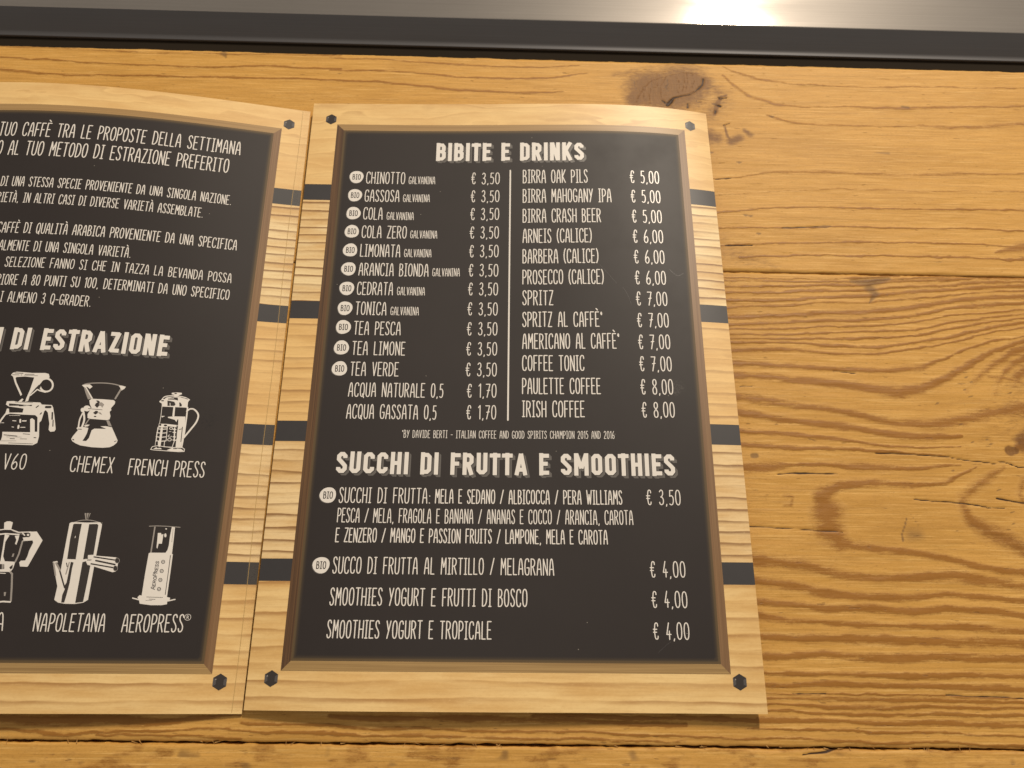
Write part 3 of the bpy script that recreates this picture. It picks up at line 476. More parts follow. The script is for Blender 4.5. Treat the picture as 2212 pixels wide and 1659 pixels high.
DRAWINGS = {
 'dripper': [["w",0,0,[[93.5,139.36],[94.17,140.44],[95.85,140.94],[98.99,140.75],[102.81,140.47],[108.28,140.6],[109.9,140.17],[110.52,138.63],[109.72,137.66],[107.42,137.12],[106.7,135.21],[105.32,133.28],[103.7,130.43],[103.43,127.38],[102.2,127.01],[102.33,128.53],[103.24,132.77],[103.55,135.61],[103.89,138.35],[99.84,138.74],[96.14,138.44],[95.79,137.96],[96.65,135.96],[100.21,130.36],[99.7,129.65],[96.08,135.47],[94.54,138.65]]],["k",0.26,0,[[94.15,139.48],[98.38,139.43]]],["k",0.18,0,[[99.28,139.33],[105.26,139.21]]],["k",0.31,0,[[95.08,140.33],[98.66,140.22]]],["k",0.26,0,[[99.63,139.81],[103.59,139.84]]],["w",0.78,1,[[112.58,135.01],[112.5,133.49],[111.69,132.36],[110.38,131.92],[108.92,132.29],[107.69,133.36],[107.03,134.86],[107.11,136.38],[107.91,137.51],[109.23,137.95],[110.7,137.59],[111.93,136.51],[112.58,135.01]]],["w",0.57,0,[[103.79,129.96],[105.41,131.75],[106.29,132.83],[107.49,132.27],[110.01,131.63]]],["k",0,0,[[106.92,135.21],[107.9,136.9],[107.45,133.57],[106.39,132.84],[105.95,134.01]]],["w",0,0,[[94.16,125.61],[94.29,127.12],[97.11,127.27],[99.15,126.95],[100.59,128.5],[101.31,128.16],[100.68,126.98],[108.77,126.8],[109.59,125.88],[113.93,125.76],[114.69,124.62],[115.91,120.95],[117.24,116.16],[117.6,114.8],[117.24,113.87],[115.58,113.6],[114.67,114.49],[114.47,117.23],[112.88,122.25],[111.8,123.38],[111.24,122.91],[110.8,118.52],[110.12,117.58],[111.19,111.46],[111.02,108.52],[109.3,107.47],[95.32,107.7],[94.0,107.8],[93.67,109.37],[95.39,109.39],[95.55,111.19],[95.24,113.23],[107.11,113.19],[105.94,119.1],[106.71,119.58],[107.97,118.68],[108.99,113.45],[110.05,113.47],[108.88,120.08],[107.73,120.98],[102.51,121.11],[96.78,121.48],[95.15,120.88],[93.92,118.45],[93.38,116.85],[92.56,114.56],[92.22,116.15],[93.5,119.37],[94.77,121.68],[94.99,123.76],[95.86,123.77],[96.36,121.93],[99.51,121.98],[102.11,122.02],[102.18,123.87],[99.26,124.29],[95.67,124.7]]],["k",0,0,[[95.37,126.13],[97.81,126.0],[103.38,125.47],[105.51,125.68],[105.41,125.09],[100.45,124.88],[95.6,125.04]]],["k",0.17,0,[[97.87,126.77],[105.55,126.61]]],["k",0.34,0,[[96.17,111.88],[101.88,111.39]]],["k",0.13,0,[[97.44,110.99],[103.9,110.97]]],["k",0.3,0,[[99.11,110.22],[101.05,110.2]]],["k",0.21,0,[[103.42,110.18],[106.21,110.18]]],["k",0.13,0,[[95.01,109.16],[101.89,109.25]]],["k",0.21,0,[[98.86,108.3],[109.19,108.03]]],["k",0.26,0,[[104.25,112.45],[107.08,112.28]]],["k",0.34,0,[[109.18,110.85],[110.04,110.8]]],["k",0.47,0,[[107.48,124.49],[108.3,125.27]]],["k",0.64,0,[[114.8,122.31],[115.26,119.32]]],["k",0.43,0,[[115.77,118.87],[116.17,116.13]]],["k",1.07,0,[[111.64,124.77],[113.47,124.82]]],["k",0.47,0,[[109.79,121.49],[110.22,122.07]]],["w",0.35,0,[[98.64,118.29],[100.07,118.19]]],["w",0.73,0,[[101.79,118.79],[102.02,117.65]]],["w",0.52,0,[[102.87,118.24],[104.38,118.27]]],["w",0.3,0,[[98.89,115.48],[99.67,115.38]]],["w",0.82,0,[[101.63,116.05],[101.71,115.02]]],["w",0.34,0,[[102.7,115.33],[104.53,115.37]]],["w",0.26,0,[[94.06,117.26],[95.04,117.28]]],["w",0.17,0,[[96.73,120.67],[101.31,120.62]]]],
 'hourglass': [["g",0.47,1,[[125.33,135.38],[127.43,136.29],[132.84,136.8],[137.57,136.64],[141.62,135.83],[143.45,135.43]]],["g",0,0,[[125.94,134.76],[126.91,134.8],[128.52,132.27],[130.59,129.35],[128.73,128.85],[126.97,132.21]]],["w",0,0,[[125.04,135.37],[126.54,135.76],[128.28,135.94],[129.63,134.91],[128.65,133.79],[127.53,134.61],[126.91,134.8],[130.78,129.36],[130.22,129.23],[126.83,134.15],[125.74,134.75]]],["w",0,0,[[140.63,135.88],[141.99,135.96],[143.73,135.51],[143.2,134.5],[141.28,133.09],[141.6,134.74]]],["g",0.77,0,[[141.72,133.98],[140.16,129.79]]],["w",0,0,[[129.38,128.45],[130.22,129.23],[134.9,129.22],[139.61,129.01],[140.4,128.3],[140.29,127.22],[139.06,125.24],[139.39,124.4],[138.76,123.52],[139.46,121.64],[139.32,120.15],[138.43,119.69],[131.03,120.02],[130.0,120.4],[129.71,122.08],[130.38,123.8],[130.84,125.09],[129.87,126.76]]],["k",0,0,[[132.01,126.21],[132.33,127.18],[133.01,127.74],[132.11,128.45],[133.06,128.6],[133.94,128.0],[133.88,126.07],[133.27,125.09]]],["g",0,0,[[133.62,127.56],[134.75,127.82],[135.99,126.81],[135.37,125.28],[134.65,126.11],[133.88,126.07]]],["k",0.23,0,[[130.83,124.56],[135.53,124.33]]],["k",0,0,[[131.91,122.8],[132.9,123.8],[133.9,123.63],[133.87,122.67],[133.02,122.0]]],["g",0,0,[[133.8,123.09],[134.95,123.14],[135.9,122.12],[134.9,122.29]]],["k",0.5,0,[[132.78,121.14],[133.35,121.17]]],["w",0,0,[[130.6,124.76],[130.52,124.07],[130.04,123.55],[129.3,123.33],[128.5,123.49],[127.84,123.97],[127.52,124.64],[127.6,125.34],[128.08,125.86],[128.82,126.08],[129.63,125.92],[130.28,125.44]]],["w",0,0,[[128.22,123.93],[128.2,123.4],[127.95,123.0],[127.54,122.84],[127.08,122.97],[126.7,123.34],[126.49,123.86],[126.51,124.39],[126.76,124.79],[127.17,124.95],[127.63,124.82],[128.02,124.45]]],["k",0.31,0,[[129.66,124.62],[130.44,124.61]]],["w",0.81,1,[[127.93,122.86],[128.8,119.52],[128.43,116.15]]],["w",0.62,1,[[127.61,122.42],[126.88,119.45],[126.97,115.89]]],["g",0.5,0,[[130.84,120.01],[129.65,117.45]]],["w",0,0,[[126.22,115.55],[126.7,116.09],[129.38,116.19],[131.18,115.83],[131.0,113.53],[130.52,111.86],[129.7,109.97],[131.25,109.92],[132.16,111.29],[132.7,114.84],[133.72,115.61],[138.71,115.71],[136.03,116.75],[138.12,116.94],[140.88,116.53],[142.49,113.78],[144.23,110.72],[144.11,109.68],[142.99,108.39],[141.41,107.5],[138.61,107.15],[134.01,107.23],[129.11,107.89],[127.04,108.75],[125.54,109.63],[124.88,110.64],[125.33,111.89],[126.96,114.64]]],["w",0,0,[[129.08,116.8],[130.15,117.3],[131.5,117.31],[130.86,116.55],[129.75,116.3]]],["g",0,0,[[138.08,119.47],[139.22,119.62],[140.83,116.85],[139.23,117.2]]],["k",0.46,0,[[125.59,110.45],[126.0,110.26]]],["k",0.3,0,[[143.0,110.05],[143.7,110.45]]],["k",0.31,0,[[126.96,115.16],[128.42,115.11]]]],
 'plunger': [["w",0,0,[[163.56,133.85],[165.72,134.2],[167.85,134.14],[168.0,133.43],[166.82,132.94],[166.37,132.19],[164.9,132.2],[164.79,132.95],[163.7,133.15]]],["k",0,0,[[165.9,133.7],[165.75,133.49],[165.32,133.37],[164.87,133.43],[164.66,133.62],[164.81,133.83],[165.24,133.94],[165.69,133.89]]],["w",0.44,1,[[159.85,130.35],[160.91,131.85],[163.58,132.46],[166.51,132.51],[169.72,131.96],[171.61,131.0]]],["w",0,0,[[158.86,129.58],[160.33,130.79],[161.86,131.6],[165.08,132.21],[168.06,131.99],[169.98,131.4],[171.53,130.89],[171.12,129.84],[171.24,126.99],[170.56,127.26],[160.32,127.14],[160.11,128.54],[159.12,129.09]]],["k",0,0,[[162.32,131.02],[164.05,131.74],[166.43,131.79],[166.81,130.38],[165.3,130.69],[162.56,130.56]]],["k",0,0,[[162.27,130.1],[163.57,129.97],[165.26,129.67],[165.98,128.5],[165.53,127.76],[162.63,127.58]]],["k",0,0,[[167.39,129.5],[167.85,129.53],[168.73,128.46],[168.65,127.75],[167.76,127.59]]],["k",0.55,0,[[159.92,129.85],[160.56,129.89]]],["k",0.47,0,[[160.5,130.9],[161.03,131.04]]],["k",0.22,0,[[167.87,131.98],[170.71,131.45]]],["w",0.22,0,[[162.69,130.94],[164.85,131.28]]],["w",0.29,0,[[163.53,128.95],[163.82,127.55]]],["w",0.22,0,[[160.38,127.35],[160.57,122.73],[160.53,118.93]]],["w",0.61,0,[[171.27,127.4],[171.48,122.56],[171.56,115.36],[171.43,112.39],[171.3,108.84]]],["w",0,0,[[165.21,127.43],[166.0,127.28],[166.26,122.65],[165.4,122.91]]],["w",0,0,[[160.78,122.74],[162.41,122.83],[161.07,122.06]]],["w",0,0,[[163.55,122.5],[166.41,122.86],[170.96,123.03],[171.38,117.34],[170.94,108.82],[168.79,108.71],[168.51,113.22],[168.45,118.77],[168.15,121.56],[167.79,121.54],[167.5,120.32],[166.64,121.27],[164.75,121.76],[163.71,122.01]]],["w",0,0,[[160.23,119.12],[163.3,119.19],[168.43,118.87],[168.21,117.86],[164.18,118.14],[163.9,117.53],[160.3,117.43]]],["k",0,0,[[161.42,118.63],[161.32,118.25],[160.96,118.08],[160.56,118.21],[160.35,118.57],[160.45,118.94],[160.81,119.11],[161.21,118.98]]],["k",0,0,[[163.89,118.48],[163.72,118.13],[163.21,117.97],[162.65,118.08],[162.38,118.4],[162.55,118.75],[163.07,118.91],[163.62,118.8]]],["w",0.4,0,[[160.04,116.73],[162.05,116.6],[164.0,116.9]]],["w",0.39,0,[[160.03,114.95],[162.04,114.81],[164.16,115.12]]],["w",0.39,0,[[160.04,113.08],[162.04,112.94],[164.16,113.25]]],["w",0.39,0,[[160.22,111.26],[162.22,111.13],[164.43,111.43]]],["w",0.39,0,[[160.19,117.53],[160.12,114.36],[160.25,111.03]]],["w",0.93,0,[[161.81,117.02],[161.9,113.27],[162.0,108.96]]],["w",0.29,0,[[164.06,117.73],[164.13,115.95],[164.43,111.43]]],["w",0.25,0,[[166.32,117.26],[166.18,116.89],[165.74,116.71],[165.26,116.84],[165.02,117.19],[165.16,117.56],[165.6,117.74],[166.08,117.61],[166.32,117.26]]],["w",0.25,0,[[166.39,113.7],[166.22,113.33],[165.71,113.15],[165.16,113.27],[164.89,113.62],[165.05,113.99],[165.57,114.17]]],["w",0.25,0,[[166.58,112.03],[166.4,111.61],[165.84,111.41],[165.23,111.55],[164.93,111.95],[165.11,112.38],[165.67,112.58],[166.28,112.44],[166.58,112.03]]],["w",0.18,0,[[165.07,115.71],[165.97,115.75]]],["w",0.43,0,[[166.54,116.88],[168.09,116.8]]],["w",0.43,0,[[166.73,115.5],[168.29,115.42]]],["w",0.43,0,[[167.03,113.44],[168.58,113.36]]],["w",0.43,0,[[167.24,111.97],[168.79,111.89]]],["w",0.54,0,[[167.17,117.51],[167.83,111.61]]],["k",0.4,0,[[168.03,118.55],[168.5,112.63]]],["k",0.32,0,[[170.37,118.08],[170.67,111.36]]],["k",0.25,0,[[169.07,116.92],[170.3,117.28]]],["w",0,0,[[161.06,111.07],[162.22,111.13],[162.27,108.98],[161.37,108.93]]],["w",0.29,0,[[163.83,111.21],[163.93,108.67],[167.35,108.64],[167.86,111.41]]],["w",0.18,0,[[160.08,111.02],[160.2,108.98]]],["w",0.29,0,[[158.58,107.25],[159.1,108.53],[161.18,109.02],[166.65,108.51],[171.68,108.66],[172.64,108.02],[172.64,106.95],[170.51,106.74],[165.09,106.87],[159.68,107.06],[158.58,107.25]]],["w",0,0,[[165.23,107.17],[167.4,108.35],[171.23,108.05],[172.58,107.14],[168.7,106.75]]],["w",0,0,[[159.62,107.49],[160.75,108.32],[162.77,108.03],[163.2,107.5]]],["k",0.32,0,[[167.99,107.99],[169.24,108.05]]],["k",0.36,0,[[161.13,108.14],[162.02,108.19]]],["w",0.73,1,[[171.25,125.57],[172.13,126.54],[173.75,126.74],[175.38,125.63],[176.42,123.66],[175.87,120.6],[173.81,116.88],[171.52,113.08]]],["g",0.18,0,[[172.33,126.35],[173.78,126.54],[175.34,125.22]]]],
 'moka': [["w",0,0,[[104.18,74.01],[105.19,74.59],[106.54,74.61],[107.69,74.17],[107.55,71.3],[104.63,71.26]]],["w",0.4,0,[[102.11,70.89],[104.74,71.26],[107.45,71.25],[110.83,70.09],[115.71,70.31]]],["w",0.58,0,[[102.49,69.07],[105.56,69.45],[111.12,69.18]]],["g",0.22,0,[[108.25,70.62],[111.61,69.53],[113.24,69.21]]],["w",0,0,[[114.36,70.36],[118.13,70.53],[121.15,66.93],[119.19,61.48],[117.31,56.32],[116.91,56.09],[114.14,56.17],[113.52,57.83],[114.01,58.5],[115.75,58.64],[116.31,60.32],[116.54,62.57],[117.55,65.97],[117.02,66.99],[113.49,66.82],[112.93,67.95],[114.78,68.2],[115.85,69.59]]],["k",0,0,[[115.87,69.02],[115.82,68.56],[115.51,68.22],[115.02,68.09],[114.49,68.21],[114.05,68.53],[113.82,68.99],[113.87,69.44],[114.18,69.78],[114.67,69.91],[115.21,69.8],[115.65,69.47]]],["w",0,0,[[115.41,69.08],[115.32,68.75],[114.97,68.62],[114.56,68.74],[114.34,69.06],[114.44,69.39],[114.79,69.53],[115.2,69.4]]],["w",0.49,0,[[112.57,69.77],[113.53,68.87]]],["w",0,0,[[105.39,69.22],[107.38,68.79],[106.7,67.19],[106.26,66.05],[106.56,60.2],[107.63,58.21],[111.89,58.03],[111.53,55.36],[110.87,54.24],[105.57,54.19],[104.89,57.51],[105.86,58.19],[105.69,63.34]]],["k",0,0,[[109.9,55.78],[111.11,56.91],[111.27,55.36],[110.51,54.95]]],["k",0,0,[[104.98,57.07],[107.64,57.09],[108.04,55.1],[105.43,54.85]]],["g",0,0,[[106.64,57.08],[107.53,57.09],[107.71,55.1],[107.05,55.09]]],["w",0,0,[[109.56,68.59],[111.41,68.84],[111.32,67.02],[110.95,64.98],[110.32,65.31],[110.54,67.01]]],["g",0.67,0,[[113.13,66.36],[112.71,61.17],[111.89,58.03]]],["w",0.27,0,[[113.2,66.59],[117.25,66.99]]],["g",0,0,[[110.22,61.37],[110.89,61.37],[110.71,60.03],[110.05,60.02]]],["g",0.74,0,[[110.45,54.13],[111.58,53.15],[112.48,47.88],[113.23,42.45]]],["w",0.4,0,[[105.57,54.19],[110.45,54.13]]],["w",0.61,0,[[108.09,41.93],[110.22,42.21],[113.09,42.06]]],["w",0.31,0,[[106.17,53.42],[108.95,53.34]]],["g",0,0,[[109.8,45.89],[110.68,45.9],[110.66,44.38],[110.11,44.38]]]],
 'flip': [["g",0,0,[[136.05,78.6],[138.52,78.66],[137.88,75.92],[136.89,75.9]]],["k",0.25,0,[[136.81,78.49],[137.34,76.17]]],["k",0.35,0,[[137.93,78.51],[137.71,76.18]]],["g",0.3,1,[[132.64,74.64],[134.98,75.47],[137.67,75.71],[140.19,75.46],[142.79,74.75]]],["w",0,0,[[130.73,74.22],[131.41,74.62],[132.63,74.72],[137.85,74.63],[143.01,74.88],[143.9,74.0],[143.91,72.45],[143.65,58.0],[143.5,43.22],[141.77,42.04],[138.49,41.52],[134.63,41.55],[131.89,42.0],[130.25,43.07],[130.48,48.41],[128.53,53.79],[126.86,58.22],[128.62,58.62],[130.66,54.81],[130.66,59.53]]],["k",0,0,[[132.31,73.74],[132.75,74.05],[135.72,74.07],[135.62,68.95],[135.83,59.36],[132.39,59.43],[132.12,67.86]]],["k",0,0,[[138.7,74.01],[141.9,74.16],[142.47,73.71],[142.59,61.36],[140.41,61.2],[140.67,59.7],[138.76,59.41]]],["k",0,0,[[138.71,58.29],[140.11,58.69],[140.85,57.2],[142.11,56.97],[141.97,49.3],[141.72,42.35],[138.66,41.91],[138.72,55.42]]],["k",0,0,[[134.06,58.33],[135.2,58.1],[135.03,55.61],[135.06,53.39],[135.1,49.7],[134.72,45.06],[134.35,42.02],[133.14,42.01],[133.03,45.04],[133.61,47.23],[133.22,48.69],[133.85,49.93],[133.98,55.35]]],["k",0.58,0,[[128.9,57.76],[130.93,53.33],[133.43,47.96]]],["g",0.73,0,[[128.29,57.75],[130.25,55.05]]],["g",0.63,0,[[127.31,57.73],[128.95,52.81]]],["g",0.49,0,[[133.49,58.08],[132.99,53.36]]],["k",0.34,0,[[132.44,57.81],[132.95,56.33]]],["w",0,0,[[140.29,60.44],[141.39,61.16],[151.8,60.46],[153.19,59.43],[152.95,57.92],[152.91,56.67],[152.5,54.66],[151.33,54.39],[143.9,56.51],[140.81,57.45],[140.17,58.31],[140.82,58.82],[142.46,59.23]]],["k",0.34,0,[[140.51,59.19],[141.97,59.22]]],["k",0.54,0,[[142.98,60.49],[151.49,59.35]]],["k",0.68,0,[[143.97,59.0],[151.79,57.52]]],["k",0.54,0,[[142.24,57.67],[151.26,56.26]]],["k",0,0,[[153.21,59.18],[153.18,58.68],[152.94,58.31],[152.54,58.16],[152.11,58.29],[151.74,58.65],[151.55,59.15],[151.58,59.65],[151.82,60.02],[152.22,60.17],[152.66,60.04],[153.02,59.68]]],["k",0,0,[[152.94,56.04],[152.92,55.52],[152.69,55.13],[152.33,54.98],[151.92,55.12],[151.57,55.49],[151.38,56.01],[151.4,56.54],[151.62,56.93],[151.99,57.08],[152.4,56.94],[152.75,56.56]]],["g",0.15,0,[[153.38,59.18],[153.35,58.63],[153.07,58.22],[152.63,58.06],[152.15,58.2],[151.74,58.6],[151.53,59.15],[151.56,59.7],[151.83,60.11],[152.28,60.27],[152.76,60.13],[153.17,59.73],[153.38,59.18]]],["g",0.15,0,[[153.12,55.97],[153.09,55.4],[152.84,54.97],[152.43,54.81],[151.97,54.96],[151.58,55.37],[151.37,55.94],[151.39,56.51],[151.64,56.94],[152.06,57.1],[152.52,56.96],[152.91,56.54],[153.12,55.97]]]],
 'press': [["g",0.3,0,[[163.06,73.75],[165.85,73.99],[170.23,73.96],[175.63,73.66]]],["g",0.56,0,[[165.39,73.48],[165.39,62.68]]],["w",0,0,[[172.24,73.68],[173.56,73.6],[173.78,68.27],[173.92,61.98],[171.21,62.77],[171.9,63.95],[172.15,65.97],[172.06,69.58]]],["g",0.22,0,[[172.88,73.01],[173.15,67.35]]],["w",0,0,[[166.95,71.02],[168.25,71.06],[168.58,70.28],[169.29,70.64],[169.24,66.57],[167.94,66.54],[167.72,64.4],[167.31,64.95],[167.14,68.32]]],["w",0,0,[[170.61,70.11],[170.56,69.5],[170.26,69.24],[169.89,69.48],[169.66,70.08],[169.71,70.69],[170.01,70.95],[170.39,70.71]]],["w",0,0,[[170.46,72.83],[170.37,72.63],[170.1,72.54],[169.82,72.62],[169.67,72.8],[169.76,73.0],[170.03,73.09],[170.31,73.02]]],["w",0,0,[[164.56,62.43],[165.16,62.71],[170.99,62.81],[174.31,62.33],[174.43,54.03],[174.49,44.79],[175.82,44.49],[175.73,43.62],[174.87,42.97],[174.92,41.9],[172.85,41.48],[168.61,41.42],[164.08,41.96],[163.67,43.23],[162.83,44.5],[163.55,45.37],[164.38,45.17],[164.37,53.83]]],["w",0.47,0,[[160.98,44.16],[163.85,43.45]]],["w",0.47,0,[[175.05,43.18],[177.83,43.87]]],["k",0.28,0,[[173.42,61.75],[173.57,54.01],[173.67,45.74]]],["k",0.19,0,[[166.42,44.66],[172.82,44.55]]],["k",0.19,0,[[167.5,43.82],[169.96,43.75]]],["k",0.11,0,[[166.21,43.27],[168.75,43.31]]],["d",0.26,0,[[171.54,59.04],[171.47,58.62],[171.16,58.36],[170.74,58.35],[170.36,58.6],[170.16,59.01],[170.23,59.43],[170.54,59.69],[170.97,59.7],[171.35,59.45],[171.54,59.04]]],["d",0.3,0,[[170.59,59.02],[171.11,59.03]]],["d",0.26,0,[[171.53,55.29],[171.46,54.87],[171.16,54.61],[170.73,54.6],[170.35,54.85],[170.16,55.26],[170.23,55.67],[170.54,55.94],[170.96,55.95],[171.34,55.7],[171.53,55.29]]],["d",0.3,0,[[170.59,55.27],[171.1,55.28]]],["d",0.26,0,[[171.54,51.63],[171.47,51.22],[171.16,50.96],[170.74,50.95],[170.36,51.2],[170.17,51.61],[170.24,52.02],[170.54,52.28],[170.97,52.28],[171.35,52.04],[171.54,51.63]]],["d",0.3,0,[[170.6,51.61],[171.11,51.62]]],["d",0.26,0,[[171.55,47.94],[171.48,47.53],[171.18,47.27],[170.76,47.26],[170.38,47.51],[170.19,47.91],[170.26,48.32],[170.56,48.58],[170.98,48.59],[171.36,48.34],[171.55,47.94]]],["d",0.3,0,[[170.61,47.92],[171.12,47.93]]],["d",0.26,0,[[169.19,47.72],[168.96,47.8],[168.63,47.9],[168.34,48.0],[168.12,48.08],[167.94,48.15],[167.8,48.23],[167.7,48.31],[167.65,48.38],[167.64,48.45],[167.65,48.52],[167.7,48.59],[167.8,48.64],[167.94,48.68],[168.12,48.7],[168.34,48.72],[168.63,48.74],[168.96,48.75],[169.19,48.76]]],["d",0.26,0,[[168.63,47.94],[168.63,48.7]]],["d",0.26,0,[[168.03,50.12],[168.03,49.3],[169.19,49.14],[169.19,50.0]]],["d",0.26,0,[[168.59,49.23],[168.59,49.89]]],["d",0.26,0,[[169.19,50.38],[168.03,50.53]]],["d",0.26,0,[[168.03,50.53],[168.03,50.68],[168.03,50.89],[168.05,51.07],[168.09,51.2],[168.13,51.3],[168.19,51.37],[168.27,51.38],[168.36,51.36],[168.44,51.3],[168.5,51.22],[168.55,51.1],[168.59,50.97],[168.61,50.79],[168.61,50.59],[168.61,50.46]]],["d",0.26,0,[[168.61,50.87],[169.19,51.33]]],["d",0.26,0,[[168.03,52.37],[168.04,52.24],[168.09,52.09],[168.17,51.97],[168.29,51.89],[168.45,51.82],[168.61,51.79],[168.77,51.78],[168.93,51.8],[169.06,51.85],[169.13,51.95],[169.18,52.08],[169.2,52.22],[169.18,52.35],[169.14,52.5],[169.06,52.62],[168.93,52.7],[168.77,52.77],[168.61,52.8],[168.45,52.81],[168.29,52.79],[168.17,52.74],[168.09,52.64],[168.04,52.51],[168.03,52.37]]],["d",0.26,0,[[169.2,53.11],[168.03,53.26]]],["d",0.26,0,[[168.03,53.26],[167.64,53.47],[167.65,53.67],[167.67,53.85],[167.72,53.98],[167.79,54.08],[167.87,54.15],[167.99,54.17],[168.11,54.15],[168.23,54.1],[168.33,54.01],[168.41,53.89],[168.46,53.75],[168.49,53.56],[168.5,53.35],[168.67,53.18]]],["d",0.26,0,[[169.2,54.38],[167.64,54.59]]],["d",0.26,0,[[167.64,54.59],[168.03,54.69],[168.03,54.9],[168.05,55.08],[168.09,55.21],[168.13,55.32],[168.19,55.38],[168.27,55.4],[168.36,55.37],[168.44,55.32],[168.5,55.23],[168.55,55.11],[168.59,54.98],[168.61,54.8],[168.61,54.6],[168.42,54.49]]],["d",0.26,0,[[168.61,54.88],[169.2,55.34]]],["d",0.26,0,[[168.03,56.72],[168.03,55.88],[169.2,55.73],[169.2,56.59]]],["d",0.26,0,[[168.59,55.81],[168.59,56.48]]],["d",0.26,0,[[168.22,57.94],[168.17,57.91],[168.11,57.86],[168.06,57.8],[168.04,57.72],[168.03,57.62],[168.03,57.52],[168.05,57.41],[168.08,57.3],[168.12,57.22],[168.19,57.17],[168.26,57.15],[168.33,57.16],[168.39,57.19],[168.44,57.25],[168.5,57.33],[168.55,57.43],[168.61,57.55],[168.67,57.66],[168.74,57.74],[168.8,57.81],[168.87,57.85],[168.95,57.85],[169.03,57.82],[169.1,57.76],[169.14,57.67],[169.18,57.54],[169.2,57.43],[169.2,57.31],[169.18,57.2],[169.15,57.11],[169.1,57.06],[169.04,57.02],[168.99,57.0]]],["d",0.26,0,[[168.22,59.2],[168.17,59.17],[168.11,59.12],[168.06,59.06],[168.04,58.97],[168.03,58.87],[168.03,58.77],[168.05,58.66],[168.08,58.55],[168.12,58.47],[168.19,58.42],[168.26,58.4],[168.33,58.41],[168.39,58.44],[168.44,58.5],[168.5,58.58],[168.55,58.68],[168.61,58.8],[168.67,58.91],[168.74,59.0],[168.8,59.07],[168.87,59.11],[168.95,59.11],[169.03,59.08],[169.1,59.02],[169.15,58.92],[169.18,58.8],[169.2,58.68],[169.2,58.57],[169.18,58.45],[169.15,58.36],[169.1,58.31],[169.04,58.28],[168.99,58.26]]]],
}
# ================================================================ materials
def plain(name, col, rough=.4, spec=.5, metal=0., var=.06, scale=400):
    n = NT(name); obj = n.n('TexCoord').outputs['Object']
    f = n.noise(obj, scale, 4, .6)
    c = n.mix(f, tuple(x*(1-var) for x in col), tuple(min(1, x*(1+var)) for x in col))
    n.set(Base_Color=c, Roughness=rough, Specular_IOR_Level=spec, Metallic=metal); return n.m

